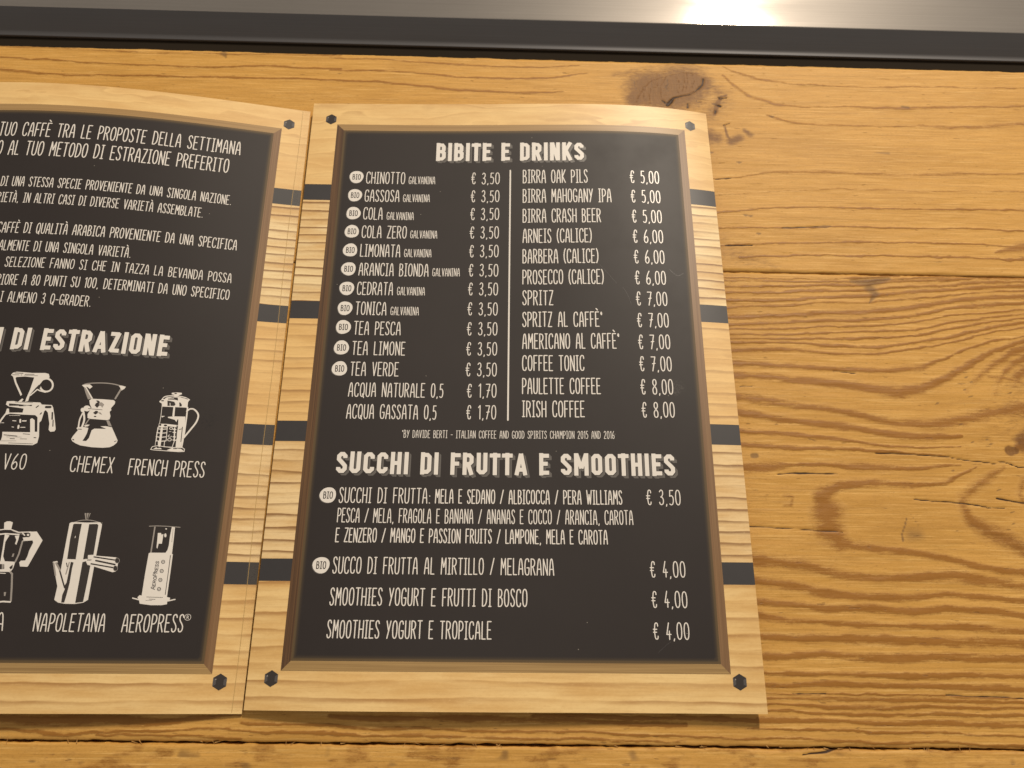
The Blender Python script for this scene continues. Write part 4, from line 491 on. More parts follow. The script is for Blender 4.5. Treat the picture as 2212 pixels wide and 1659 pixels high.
def table_wood():
    n = NT('weathered_pine'); P = n.vmul(n.n('TexCoord').outputs['Object'], (1000, 1000, 1000))   # millimetres
    x, y, z = n.sep(P)
    dark, knot, crack, stain, seed = (n.attr(k) for k in ('dark', 'knot', 'crack', 'stain', 'seed'))
    Q = n.vadd(P, n.comb(0., 0., seed))
    fib = n.noise(n.vmul(Q, (.030, 1.15, 1)), 1, 6, .72)          # fine fibres along the board
    fib2 = n.noise(n.vmul(Q, (.012, .35, 1)), 1, 3, .55)
    blot = n.noise(n.vmul(Q, (.012, .03, 1)), 1, 4, .6)
    mott = n.noise(n.vmul(Q, (.25, .7, 1)), 1, 4, .7)
    # ring edge broken up by fibres and mottling
    gran = n.noise(n.vmul(Q, (.75, 1.3, 1)), 1, 5, .8); along = n.noise(n.vmul(Q, (.05, .5, 1)), 1, 3, .6)
    dark = n.math('MULTIPLY', dark, n.ss(along, .25, .62, .62, 1.15))
    e = n.math('ADD', dark, n.math('MULTIPLY_ADD', fib, .50, -.25)); e = n.math('ADD', e, n.math('MULTIPLY_ADD', mott, .40, -.20)); e = n.math('ADD', e, n.math('MULTIPLY_ADD', gran, .50, -.25))
    ring = n.ss(e, .24, .64)
    light = n.mix(fib2, (.48, .246, .048), (.70, .392, .102)); light = n.mix(n.math('MULTIPLY', n.ss(fib, .48, .70), .50), light, (.37, .185, .035))
    light = n.mix(n.math('MULTIPLY', n.ss(blot, .47, .70), .50), light, (.44, .225, .045))
    late = n.mix(mott, (.215, .080, .010), (.330, .138, .022))
    light = n.mix(n.math('MULTIPLY', n.ss(e, -.02, .30), .35), light, (.38, .180, .040)); light = n.mix(n.math('MULTIPLY', n.math('MULTIPLY', n.ss(dark, .0, .12), n.ss(dark, .30, .14)), .08), light, (.80, .50, .17))
    tone = n.noise(n.vmul(Q, (.02, .5, 1)), 1, 4, .7); light = n.mix(n.math('MULTIPLY', n.ss(tone, .52, .70), .35), light, (.36, .185, .045))
    hi = n.noise(n.vmul(Q, (.035, 1.5, 1)), 1, 5, .75); light = n.mix(n.math('MULTIPLY', n.ss(hi, .50, .70), .50), light, (.88, .58, .21))
    light = n.mix(n.math('MULTIPLY', n.ss(gran, .50, .72), .40), light, (.34, .165, .035)); late = n.mix(n.math('MULTIPLY', n.ss(gran, .45, .25), .45), late, (.42, .215, .050))
    c = n.mix(n.math('MULTIPLY', ring, .80), light, late)
    kf = n.math('MULTIPLY', n.ss(n.math('ADD', knot, n.math('MULTIPLY_ADD', mott, .7, -.35)), .05, .6), .88)
    grain2 = n.noise(n.vmul(Q, (.9, .16, 1)), 1, 4, .7)
    c = n.mix(kf, c, n.mix(grain2, (.085, .034, .008), (.27, .120, .030)))
    pit = n.ss(n.noise(n.vmul(Q, (.16, .75, 1)), 1, 2, .5), .69, .76)
    c = n.mix(n.math('MULTIPLY', pit, .45), c, (.16, .07, .02))
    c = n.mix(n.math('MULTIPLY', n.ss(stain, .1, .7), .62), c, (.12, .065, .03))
    c = n.mix(n.ss(n.math('ADD', crack, n.math('MULTIPLY_ADD', mott, .3, -.15)), .3, .7), c, (.045, .019, .006))
    h = n.math('ADD', n.math('MULTIPLY', ring, .35), n.math('MULTIPLY', fib, .55)); h = n.math('ADD', h, n.math('MULTIPLY', mott, .35)); h = n.math('SUBTRACT', h, n.math('MULTIPLY', pit, .5)); h = n.math('ADD', h, n.math('MULTIPLY', gran, .5))
    n.bump(h, .75, .00024)
    r = n.math('MULTIPLY_ADD', ring, -.10, .52)
    return n.set(Base_Color=c, Roughness=r, Specular_IOR_Level=.24)
M_TABLE = table_wood()

def printed_wood(name, base, pale, line, spacing, strength, wav=1.0, plainness=0.0, seed=0., rough=.45):
    """wood as printed on the card: uv attribute in mm; brown growth lines along u"""
    n = NT(name); uv = n.attr('uvmm', True); uv = n.vadd(uv, (seed, seed*1.7, seed)); u, v, _ = n.sep(uv)
    wob = n.noise(n.vmul(uv, (.018, .06, 1)), 1, 3, .55); wob2 = n.noise(n.vmul(uv, (.05, .35, 1)), 1, 3, .6)
    ph = n.math('ADD', n.math('MULTIPLY', v, 1/spacing), n.math('MULTIPLY', wob, 1.9*wav)); ph = n.math('ADD', ph, n.math('MULTIPLY', wob2, .22))
    fr = n.math('FRACT', ph)
    ln = n.math('MULTIPLY', n.ss(fr, .60, .92), n.ss(fr, .92, .98, 1., 0.))
    amp = n.ss(n.noise(n.vmul(uv, (.012, .11, 1)), 1, 3, .5), .30+plainness*.25, .62+plainness*.2)
    fib = n.noise(n.vmul(uv, (.05, 1.4, 1)), 1, 6, .75)
    broad = n.noise(n.vmul(uv, (.02, .10, 1)), 1, 3, .6)
    c = n.mix(n.ss(broad, .3, .7), base, pale); c = n.mix(n.math('MULTIPLY', n.ss(fib, .45, .75), .30), c, line)
    c = n.mix(n.math('MULTIPLY', n.ss(fr, .35, .0), .30), c, tuple(min(1, q*1.15) for q in pale)); c = n.mix(n.math('MULTIPLY', n.math('MULTIPLY', ln, amp), min(1., strength*1.15)), c, line)
    gr = n.noise(n.vmul(uv, (.5, 1.1, 1)), 1, 5, .8); c = n.mix(n.math('MULTIPLY', n.ss(gr, .48, .75), .28), c, tuple(.5*(p_+q_) for p_, q_ in zip(base, line))); c = n.mix(n.math('MULTIPLY', n.ss(gr, .5, .25), .25), c, tuple(min(1, 1.12*q_) for q_ in pale))
    kn = n.ss(n.noise(n.vmul(uv, (.05, .11, 1)), 1, 2, .4), .70, .78); c = n.mix(n.math('MULTIPLY', kn, .22), c, line)
    return n.set(Base_Color=c, Roughness=rough, Specular_IOR_Level=.5)
LINE = (.22, .095, .028)
M_SLAT = [printed_wood('printed_ash_bottom', (.68, .42, .150), (.83, .59, .265), (.38, .18, .05), 6.5, .75, .3, 0, 3.1),
          printed_wood('printed_ash_lower', (.65, .405, .155), (.83, .62, .33), LINE, 5.0, .8, .5, -.2, 17.),
          printed_wood('printed_pine_middle', (.69, .42, .150), (.80, .53, .215), (.30, .14, .045), 5.5, .60, .4, .15, 41.),
          printed_wood('printed_ash_upper', (.65, .405, .155), (.85, .66, .36), LINE, 4.6, .9, .45, -.25, 73.),
          printed_wood('printed_maple_top', (.69, .43, .165), (.80, .55, .235), (.48, .27, .10), 7.0, .45, 2.2, .25, 97.)]
M_PAGE_EDGE = plain('laminate_edge', (.50, .31, .11), .35)
M_BAND = plain('printed_dark_gap', (.034, .031, .033), .46, .5, 0, .10)
M_WHITE = plain('printed_cream_white', (.77, .73, .68), .36, .5, 0, .05, 900)
M_INKDARK = plain('printed_chalkboard_ink', (.036, .029, .026), .36)
M_GREY = plain('printed_grey', (.33, .30, .275), .36)
M_HATCH = plain('printed_hatch_grey', (.125, .114, .106), .36, .5, 0, .35, 3000)
M_MIDGREY = plain('printed_mid_grey', (.085, .078, .078), .36)

def chalkboard():
    n = NT('printed_chalkboard'); uv = n.attr('uvmm', True); ed = n.attr('edge')
    a = n.noise(n.vmul(uv, (.02, .02, 1)), 1, 4, .6); sp = n.noise(uv, 3.0, 3, .6); du = n.noise(n.vadd(uv, (31., 7., 0.)), .035, 3, .6)
    c = n.mix(a, (.0160, .0118, .0112), (.027, .0205, .0195)); c = n.mix(n.math('MULTIPLY', sp, .35), c, (.040, .034, .032))
    c = n.mix(n.math('MULTIPLY', n.ss(ed, 2.6, .1), .42), c, (.155, .105, .045))       # soft printed border
    c = n.mix(n.math('MULTIPLY', n.ss(ed, 1.3, .7), .25), c, (.20, .125, .05))
    speck = n.ss(n.noise(n.vadd(uv, (5., 90., 0.)), .75, 0, 0), .90, .93); c = n.mix(n.math('MULTIPLY', speck, .7), c, (.5, .45, .38))
    r = n.math('MULTIPLY_ADD', sp, .10, .46); r = n.math('ADD', r, n.math('MULTIPLY', n.ss(du, .45, .8), .035))
    def blot(cu, cv, ru, rv):
        q = n.vmul(n.vadd(uv, (-cu, -cv, 0.)), (1/ru, 1/rv, 0)); ln = n.n('VectorMath', operation='LENGTH'); n.put(ln.inputs[0], q); return n.ss(ln.outputs['Value'], 1., .15)
    fine = n.ss(n.noise(n.vmul(uv, (.9, .9, 1)), 1, 5, .75), .45, .72)
    c = n.mix(n.math('MULTIPLY', n.math('MULTIPLY', blot(181.5, 138.5, 6, 5), fine), .45), c, (.26, .24, .22))     # rubbed white smudge
    c = n.mix(n.math('MULTIPLY', n.math('MULTIPLY', blot(140., 110., 16, 9), fine), .35), c, (.008, .007, .007))
    c = n.mix(n.math('MULTIPLY', n.math('MULTIPLY', blot(480.9, 121.1, 5, 5), fine), .9), c, (.006, .006, .007))          # dark scribble
    n.bump(sp, .06, .00003)
    return n.set(Base_Color=c, Roughness=r, Specular_IOR_Level=.34)
M_BOARD = chalkboard()

def moulding_print(name, dark, light):
    n = NT(name); uv = n.attr('uvmm', True)   # x along the strip, y across it
    f = n.noise(n.vmul(uv, (.012, 1.5, 1)), 1, 3, .6); g2 = n.noise(n.vmul(uv, (.03, .2, 1)), 1, 3, .6)
    c = n.mix(n.ss(f, .3, .7), dark, light); c = n.mix(n.math('MULTIPLY', g2, .4), c, dark)
    return n.set(Base_Color=c, Roughness=.45, Specular_IOR_Level=.5)
M_MOULD = {'left': moulding_print('printed_walnut_strip', (.060, .028, .012), (.17, .085, .032)),
           'right': moulding_print('printed_brown_strip', (.17, .088, .036), (.27, .155, .070)),
           'top': moulding_print('printed_oak_strip', (.31, .185, .070), (.42, .265, .110)),
           'bottom': moulding_print('printed_oak_strip_low', (.27, .165, .060), (.45, .290, .115))}

def steel(name, col, rough, aniso, tang, bump=.12, spots=0.):
    n = NT(name); P = n.vmul(n.n('TexCoord').outputs['Object'], (1000, 1000, 1000))
    br = n.noise(n.vmul(P, (.006, 3.5, 3.5)), 1, 4, .6); bl = n.noise(n.vmul(P, (.012, .05, .05)), 1, 3, .6)
    c = n.mix(n.math('MULTIPLY_ADD', br, .7, n.math('MULTIPLY', bl, .3)), tuple(x*.72 for x in col), tuple(min(1, x*1.25) for x in col))
    r = n.math('ADD', n.math('MULTIPLY', bl, .12), rough-.06)
    n.bump(br, bump, .00002)
    n.put(n.bsdf.inputs['Tangent'], n.comb(*tang))
    n.set(Base_Color=c, Roughness=r, Metallic=1.0, Anisotropic=aniso)
    hz = n.n('BsdfPrincipled'); n.put(hz.inputs['Base Color'], c); hz.inputs['Metallic'].default_value = 1.; hz.inputs['Roughness'].default_value = min(1., rough+.36)
    hz.inputs['Anisotropic'].default_value = aniso*.7; n.put(hz.inputs['Tangent'], n.comb(*tang))
    mx = n.n('MixShader'); mx.inputs[0].default_value = .32; n.t.links.new(n.bsdf.outputs[0], mx.inputs[1]); n.t.links.new(hz.outputs[0], mx.inputs[2]); n.t.links.new(mx.outputs[0], n.out.inputs[0])
    return n.m
M_STEEL_TOP = steel('brushed_steel', (.42, .385, .35), .13, .95, (0., 1., 0.))
M_STEEL_FRONT = steel('dull_dark_steel', (.095, .093, .098), .52, .3, (0., 1., 0.), .2); M_STEEL_FRONT.node_tree.nodes['Principled BSDF'].inputs['Metallic'].default_value = .25
M_STEEL_LIP = steel('dark_steel_lip', (.010, .008, .006), .6, .2, (0., 0., 1.), .2); M_STEEL_LIP = plain('dark_channel', (.020, .015, .010), .9, .1)

# ================================================================ table
SEAM_T = -.0033        # the boards run very slightly off the page axis
Y_TOP, Y_MID, Y_LOW = 335.90, 204.47, -12.04
XA, XB = -260., 480.
def seg_field(X, Y, pts, dx, dy, x_ax, y_ax, F, val, crack=False):
    """max of soft stroke profiles: 1 on the centre line, .5 at the half width"""
    for (x0, y0, w0), (x1, y1, w1) in zip(pts[:-1], pts[1:]):
        m = max(w0, w1)*2+1.2
        i0, i1 = np.searchsorted(x_ax, min(x0, x1)-m), np.searchsorted(x_ax, max(x0, x1)+m)
        j0, j1 = np.searchsorted(y_ax, min(y0, y1)-m-3), np.searchsorted(y_ax, max(y0, y1)+m+3)
        if i1 <= i0 or j1 <= j0: continue
        gx, gy = X[j0:j1, i0:i1], Y[j0:j1, i0:i1]
        vx, vy = x1-x0, y1-y0; L = vx*vx+vy*vy+1e-9
        t = np.clip(((gx-x0)*vx+(gy-y0)*vy)/L, 0, 1); d = np.hypot(gx-x0-t*vx, gy-y0-t*vy); w = np.maximum(w0+(w1-w0)*t, .24 if crack and abs(x1-x0) > abs(y1-y0) else .48 if crack else .12)
        F[j0:j1, i0:i1] = np.maximum(F[j0:j1, i0:i1], val*np.clip(1-.5*d/np.maximum(w, .12), 0, 1)*np.where(d < 2*w+.01, 1, 0))
def value_noise(shape, cy, cx, rng):
    """smooth random field, cells of cy x cx samples"""
    ny, nx = shape; gy, gx = int(ny/cy)+3, int(nx/cx)+3; G = rng.random((gy, gx))
    yy = np.arange(ny)/cy; xx = np.arange(nx)/cx; iy = yy.astype(int); ix = xx.astype(int); fy = yy-iy; fx = xx-ix
    fy = fy*fy*(3-2*fy); fx = fx*fx*(3-2*fx)
    a = G[np.ix_(iy, ix)]; b = G[np.ix_(iy, ix+1)]; c = G[np.ix_(iy+1, ix)]; d = G[np.ix_(iy+1, ix+1)]
    return (a*(1-fx)+b*fx)*(1-fy)[:, None]+(c*(1-fx)+d*fx)*fy[:, None]
table = bpy.data.objects.new('wooden_table', None); COL.objects.link(table)
table['label'] = 'pale yellow-brown pine table top of rough weathered boards with knots and cracks, under the menu'
table['category'] = 'table'
def plank(y0, y1, seed, gap_lo, gap_hi, step=(.8, .5), depth=28., rough_mul=1.0):
    rng = np.random.default_rng(seed)
    x_ax = np.arange(XA, XB+.1, step[0]); y_ax = np.linspace(y0+gap_lo, y1-gap_hi, max(int((y1-y0)/step[1]), 4))
    X, Y = np.meshgrid(x_ax, y_ax); sh = X.shape
    D = np.zeros(sh); Kn = np.zeros(sh); Cr = np.zeros(sh); St = np.zeros(sh)
    Yt = Y+SEAM_T*X
    # wander the grain a little so that the traced rings are not mathematically smooth
    wob = (value_noise(sh, 14, 26, rng)-.5)*1.3+(value_noise(sh, 3, 7, rng)-.5)*.7+(value_noise(sh, 1.6, 2.5, rng)-.5)*.45
    for kind, val, pts in MARKS:
        fld = {'b': D, 'k': Kn, 's': St, 'c': Cr}[kind]
        seg_field(X, Yt+(wob if kind == 'b' else .35*wob), pts, 0, 0, x_ax, y_ax, fld, val, kind == 'c')
    if rough_mul > 1:      # torn, mottled board
        K2 = value_noise(sh, 9, 12, rng)*.6+value_noise(sh, 3.5, 5, rng)*.4; D += np.clip((K2-.5)*1.7, 0, .40); St += np.clip((value_noise(sh, 5, 8, rng)-.78)*3, 0, .6)
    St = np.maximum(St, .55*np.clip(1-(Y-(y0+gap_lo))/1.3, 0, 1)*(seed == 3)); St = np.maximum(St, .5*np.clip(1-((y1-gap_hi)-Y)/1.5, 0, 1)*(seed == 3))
    relief = .16*D - .10*Kn - 1.0*np.clip(Cr-.35, 0, 1) - .12*St
    relief += (value_noise(sh, 30, 60, rng)-.5)*.35*rough_mul + (value_noise(sh, 5, 14, rng)-.5)*.16*rough_mul + (value_noise(sh, 1.5, 6, rng)-.5)*.07*rough_mul
    # worn arrises
    e = np.minimum(Y-(y0+gap_lo), (y1-gap_hi)-Y); wear = .55+.5*value_noise(sh, 40, 22, rng)
    relief -= np.where(e < 1.6*wear, (1-e/(1.6*wear))**2*.75*wear, 0)
    edge_n = (value_noise((1, sh[1]), 5, 7, rng)-.5)*.5+(value_noise((1, sh[1]), 5, 2.2, rng)-.5)*.35
    Yt[0, :] += edge_n[0]*.9; Yt[-1, :] += edge_n[0][::-1]*.9
    Z = relief-.15
    V = np.stack([X.ravel(), Yt.ravel(), Z.ravel()], 1)
    ny, nx = sh; idx = np.arange(ny*nx).reshape(sh)
    quads = np.stack([idx[:-1, :-1], idx[:-1, 1:], idx[1:, 1:], idx[1:, :-1]], -1).reshape(-1, 4)
    # closed sides and underside
    ring = np.concatenate([idx[0, :], idx[1:, -1], idx[-1, -2::-1], idx[-2:0:-1, 0]])
    low = V[ring].copy(); low[:, 2] = -depth; base = len(V); V = np.vstack([V, low]); m = len(ring); k = np.arange(m)
    side = np.stack([ring, base+k, base+(k+1) % m, ring[(k+1) % m]], 1)
    me = mesh_np('plank', V*MM, np.vstack([quads, side]), [M_TABLE])
    pad = lambda a: np.concatenate([a.ravel(), np.zeros(m)])
    Cr[:2] = np.maximum(Cr[:2], 0); 
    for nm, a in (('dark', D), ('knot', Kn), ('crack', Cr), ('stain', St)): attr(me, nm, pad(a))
    attr(me, 'seed', np.full(len(V), seed*13.7))
    return new_obj('plank', me, table)
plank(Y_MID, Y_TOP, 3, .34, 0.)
plank(Y_LOW, Y_MID, 5, .45, .10)
plank(Y_LOW-90, Y_LOW, 8, .2, .45, rough_mul=2.2)
def splinters():
    rnd = random.Random(4); bm = bmesh.new()
    for _ in range(46):
        x = rnd.uniform(-120, 330); y = Y_LOW+SEAM_T*x+rnd.uniform(-.2, .3); a = rnd.uniform(-.9, 2.2); L = rnd.uniform(.5, 1.4); w = rnd.uniform(.06, .2)
        c = Vector((x, y, -.25)); d = Vector((math.cos(a), math.sin(a), rnd.uniform(-.1, .25))); s = Vector((-d.y, d.x, 0))*w
        p = [c-d*L-s, c-d*L+s, c+d*L+s*.3, c+d*L*1.1+Vector((0, 0, .1)), c+d*L-s*.3]
        vs = [bm.verts.new(q*MM) for q in p]; lo = [bm.verts.new((q-Vector((0, 0, .12)))*MM) for q in p]
        bm.faces.new(vs); bm.faces.new(lo[::-1])
        for i in range(5): bm.faces.new((vs[i], lo[i], lo[(i+1) % 5], vs[(i+1) % 5]))
    me = bpy.data.meshes.new('splinter'); bm.to_mesh(me); bm.free(); me.materials.append(plain('raw_splinter', (.50, .27, .08), .7))
    new_obj('splinter', me, table, kind='stuff')
splinters()

# ================================================================ steel edge behind the boards
rail = bpy.data.objects.new('steel_edge', None); COL.objects.link(rail)
rail['label'] = 'grey brushed steel bar with dark front face along the far side of the boards'
rail['category'] = 'steel bar'
def extrude_profile(name, prof, mats, idxs, smooth=False, x0=XA-40, x1=XB+60, seg=1):
    """prof: (y, z) points; strips between consecutive points, swept along the boards"""
    xs = np.linspace(x0, x1, seg+1); V = []; 
    for x in xs:
        for (y, z) in prof: V.append((x, y+SEAM_T*x, z))
    n = len(prof); Fq = []; mi = []
    for s in range(seg):
        for i in range(n-1):
            a = s*n+i; Fq.append((a, a+n, a+n+1, a+1)); mi.append(idxs[i])
    me = mesh_np(name, np.array(V)*MM, Fq, mats, mi, smooth)
    return me
YF = Y_TOP
def arc(cy, cz, r, a0, a1, n=6): return [(cy+r*math.cos(math.radians(a0+(a1-a0)*i/n)), cz+r*math.sin(math.radians(a0+(a1-a0)*i/n))) for i in range(n+1)]
# flat plate level with the wood, a face sloping down towards it and a dark channel along the wood
top = arc(YF+27.6, .3, .75, 140, 90, 5)+[(YF+27.9+.1, 1.05), (YF+200, 1.05), (YF+200, -14.)]
new_obj('top_plate', extrude_profile('top_plate', top, [M_STEEL_TOP], [0]*(len(top)-1), True, seg=8), rail)
front = [(YF+27.0, .80)]+[(YF+27.0-11.4*k/6, .80-9.2*k/6) for k in range(1, 7)]+arc(YF+16.3, -9.2, 1.2, 130, 230, 6)
new_obj('sloping_face', extrude_profile('sloping_face', front, [M_STEEL_FRONT], [0]*(len(front)-1), True, seg=8), rail)
lip = [(YF+15.5, -9.9), (YF+13.6, -10.3), (YF+7, -10.6), (YF-2, -11.2)]
new_obj('channel', extrude_profile('channel', lip, [M_STEEL_LIP], [0]*(len(lip)-1), False, seg=8), rail)

# ================================================================ the menu
W, H = 210., 297.
NU, NV = 5, 3
A_PAGE = {'R': np.array([5.5161, 0.6734, 0.6275, 1.3532, 0.0471, -0.778, -0.6895, -0.4552, -0.7281, -0.4138, -1.1831, 0.3335, -0.284, -0.2571, 0.1236]).reshape(NU, NV), 'L': np.array([8.5613, 2.7782, 0.0866, -4.4825, -1.8457, -0.348, -3.6306, -1.9433, 0.3855, -0.0628, 0.4823, 0.369, 0.4051, 0.0867, -0.318]).reshape(NU, NV)}
OFF = {'R': (0., 0., 0.), 'L': [-210.6852, -1.9444, 0.0024]}
def Zf(side, s, t):
    Tu = np.polynomial.chebyshev.chebvander(2*s-1, NU-1); Tv = np.polynomial.chebyshev.chebvander(2*t-1, NV-1)
    return np.einsum('ni,ij,nj->n', Tu, A_PAGE[side], Tv)
def surf0(side, u, v):
    d = u-W/2; x = np.full(u.shape, W/2); n = 16
    for k in (np.arange(n)+.5)/n:
        s = W/2+d*k; zu = Zf(side, (s+.5)/W, v/H)-Zf(side, (s-.5)/W, v/H); x = x+d/n*np.sqrt(np.maximum(1-zu**2, .2))
    ox, oy, th = OFF[side]; c, s_ = math.cos(th), math.sin(th)
    return np.stack([c*x-s_*v+ox, s_*x+c*v+oy, Zf(side, u/W, v/H)], 1)
def surf(side, u, v, off=0.):
    """a point of the curved card, `off` mm above its printed face; result in metres"""
    u = np.asarray(u, float).ravel(); v = np.asarray(v, float).ravel(); P = surf0(side, u, v); h = .4
    du = surf0(side, u+h, v)-surf0(side, u-h, v); dv = surf0(side, u, v+h)-surf0(side, u, v-h); nn = np.cross(du, dv); nn /= np.linalg.norm(nn, axis=1)[:, None]
    return (P+nn*np.asarray(off).reshape(-1, 1) if np.ndim(off) else P+nn*off)*MM

menu = bpy.data.objects.new('menu', None); COL.objects.link(menu)
menu['label'] = 'open laminated drinks menu with black chalkboard pages framed in printed wood, lying on the boards'
menu['category'] = 'menu'

def grid_patch(side, quad, off, mats, name, parent, step=3.0, edge=False, strip=None, kind=None):
    """bilinear patch over the card: quad = four (u,v) corners anticlockwise"""
    (a, b, c, d) = [np.array(q, float) for q in quad]
    nu = max(2, int(max(np.linalg.norm(b-a), np.linalg.norm(c-d))/step)+1); nv = max(2, int(max(np.linalg.norm(d-a), np.linalg.norm(c-b))/step)+1)
    if edge: nu, nv = max(nu, 130), max(nv, 190)
    s, t = np.meshgrid(np.linspace(0, 1, nu), np.linspace(0, 1, nv)); s = s.ravel()[:, None]; t = t.ravel()[:, None]
    UV = (a*(1-s)+b*s)*(1-t)+(d*(1-s)+c*s)*t
    V = surf(side, UV[:, 0], UV[:, 1], off); idx = np.arange(nu*nv).reshape(nv, nu)
    q = np.stack([idx[:-1, :-1], idx[:-1, 1:], idx[1:, 1:], idx[1:, :-1]], -1).reshape(-1, 4)
    me = mesh_np(name, V, q, mats); 
    if strip is not None:      # texture coordinates along and across the strip
        lo = np.linalg.norm(b-a); la = np.linalg.norm(d-a)
        attrv(me, 'uvmm', np.stack([s[:, 0]*lo+strip, t[:, 0]*la, np.zeros(len(V))], 1) if lo > la else np.stack([t[:, 0]*la+strip, s[:, 0]*lo, np.zeros(len(V))], 1))
    else:
        attrv(me, 'uvmm', np.stack([UV[:, 0]+(300 if side == 'L' else 0), UV[:, 1], np.zeros(len(V))], 1))
    if edge: attr(me, 'edge', np.minimum.reduce([UV[:, 0]-a[0], b[0]-UV[:, 0], UV[:, 1]-a[1], d[1]-UV[:, 1]]))
    return new_obj(name, me, parent)

def page_card(side):
    nu, nv = 71, 100; u, v = np.meshgrid(np.linspace(0, W, nu), np.linspace(0, H, nv)); th = .75
    top = surf(side, u, v, 0.); bot = surf(side, u, v, -th); idx = np.arange(nu*nv).reshape(nv, nu); n = nu*nv
    q = np.stack([idx[:-1, :-1], idx[:-1, 1:], idx[1:, 1:], idx[1:, :-1]], -1).reshape(-1, 4)
    ring = np.concatenate([idx[0, :], idx[1:, -1], idx[-1, -2::-1], idx[-2:0:-1, 0]]); rn = np.roll(ring, -1)
    # separate side vertices keep the edge crisp
    V = np.vstack([top, bot, top[ring], bot[ring]]); m = len(ring); k = np.arange(m); b0 = 2*n
    side_q = np.stack([b0+k, b0+m+k, b0+m+(k+1) % m, b0+(k+1) % m], 1)
    F = np.vstack([q, q[:, ::-1]+n, side_q]); mi = np.concatenate([np.zeros(len(q)), np.ones(len(q)), np.ones(m)])
    me = mesh_np('page', V, F, [M_BAND, M_PAGE_EDGE], mi)
    uvm = np.zeros((len(V), 3)); uvm[:n, 0] = u.ravel(); uvm[:n, 1] = v.ravel(); attrv(me, 'uvmm', uvm)
    return new_obj('page', me, menu)
BANDS = [247.232, 237.9259, 181.5508, 172.3004, 121.2972, 111.6519, 59.6948, 50.3491]
MU, MVT, MVB = 13.47, 283.90, 14.83
PU, PVT, PVB = 17.2, 280.2, 18.7
def tri_fill(name, side, shapes, parent, **props):
    """shapes: list of (material index, offset mm, [(u,v) triangles...]) -> one mesh on the card"""
    uv = []; F = []; off = []; mi = []
    for m, o, tris in shapes:
        for t in tris:
            st = [t]
            while st:
                a, b, c = st.pop(); L = [math.dist(a, b), math.dist(b, c), math.dist(c, a)]; k = max(range(3), key=lambda i: L[i])
                if L[k] > 5.0:
                    p = (a, b, c); i, j, l = k, (k+1) % 3, (k+2) % 3; mid = ((p[i][0]+p[j][0])/2, (p[i][1]+p[j][1])/2)
                    st.append((p[i], mid, p[l])); st.append((mid, p[j], p[l])); continue
                if (b[0]-a[0])*(c[1]-a[1])-(b[1]-a[1])*(c[0]-a[0]) < 0: b, c = c, b
                i0 = len(uv); uv += [a, b, c]; off += [o]*3; F.append((i0, i0+1, i0+2)); mi.append(m)
    uv = np.array(uv); V = surf(side, uv[:, 0], uv[:, 1], np.array(off))
    return mesh_np(name, V, F, MATS_PRINT, mi)
MATS_PRINT = [M_WHITE, M_INKDARK, M_GREY, M_HATCH, M_MIDGREY]
def ribbon(pts, w, caps=True, miter=True):
    """triangles of a pen stroke of width w along pts"""
    P = [pts[0]]
    for p in pts[1:]:
        if math.dist(p, P[-1]) > 1e-4: P.append(p)
    if len(P) < 2: P.append((P[0][0]+.01, P[0][1]))
    closed = math.dist(P[0], P[-1]) < 1e-3 and len(P) > 3
    if closed: P = P[:-1]
    n = len(P); Lf = []; Rt = []; h = w/2
    def dirv(a, b): d = math.dist(a, b) or 1e-9; return ((b[0]-a[0])/d, (b[1]-a[1])/d)
    for i in range(n):
        d0 = dirv(P[i-1], P[i]) if (i > 0 or closed) else dirv(P[i], P[i+1])
        d1 = dirv(P[i], P[(i+1) % n]) if (i < n-1 or closed) else d0
        nx, ny = -(d0[1]+d1[1]), d0[0]+d1[0]; L = math.hypot(nx, ny) or 1e-9; nx /= L; ny /= L
        k = 1/max(nx*-d0[1]+ny*d0[0], .45); 
        Lf.append((P[i][0]+nx*h*k, P[i][1]+ny*h*k)); Rt.append((P[i][0]-nx*h*k, P[i][1]-ny*h*k))
    T = []
    for i in range(n if closed else n-1):
        j = (i+1) % n; T += [(Lf[i], Rt[i], Rt[j]), (Lf[i], Rt[j], Lf[j])]
    if caps and not closed:
        for c, d, e0, e1 in ((P[0], dirv(P[1], P[0]), Lf[0], Rt[0]), (P[-1], dirv(P[-2], P[-1]), Rt[-1], Lf[-1])):
            a0 = math.atan2(e0[1]-c[1], e0[0]-c[0]); ring = [e0]
            sgn = 1 if ((e0[0]-c[0])*d[1]-(e0[1]-c[1])*d[0]) > 0 else -1
            for k in (1, 2, 3): a = a0+sgn*math.pi*k/4; ring.append((c[0]+h*math.cos(a), c[1]+h*math.sin(a)))
            ring.append(e1)
            for k in range(4): T.append((c, ring[k], ring[k+1]))
    return T
def split_sharp(pts):
    """cut a stroke where it turns sharply, so that each limb keeps its own width"""
    out = [[pts[0]]]
    for i in range(1, len(pts)-1):
        out[-1].append(pts[i]); a, p, c = pts[i-1], pts[i], pts[i+1]
        v0 = (p[0]-a[0], p[1]-a[1]); v1 = (c[0]-p[0], c[1]-p[1]); L = (math.hypot(*v0)*math.hypot(*v1)) or 1e-9
        if (v0[0]*v1[0]+v0[1]*v1[1])/L < .35: out.append([p])
    out[-1].append(pts[-1]); return out
def poly_tris(pts):
    v = [Vector((p[0], p[1], 0)) for p in pts]
    return [tuple(pts[i] for i in t) for t in tessellate_polygon([v])]
TXT = .13      # print layers above the card, mm
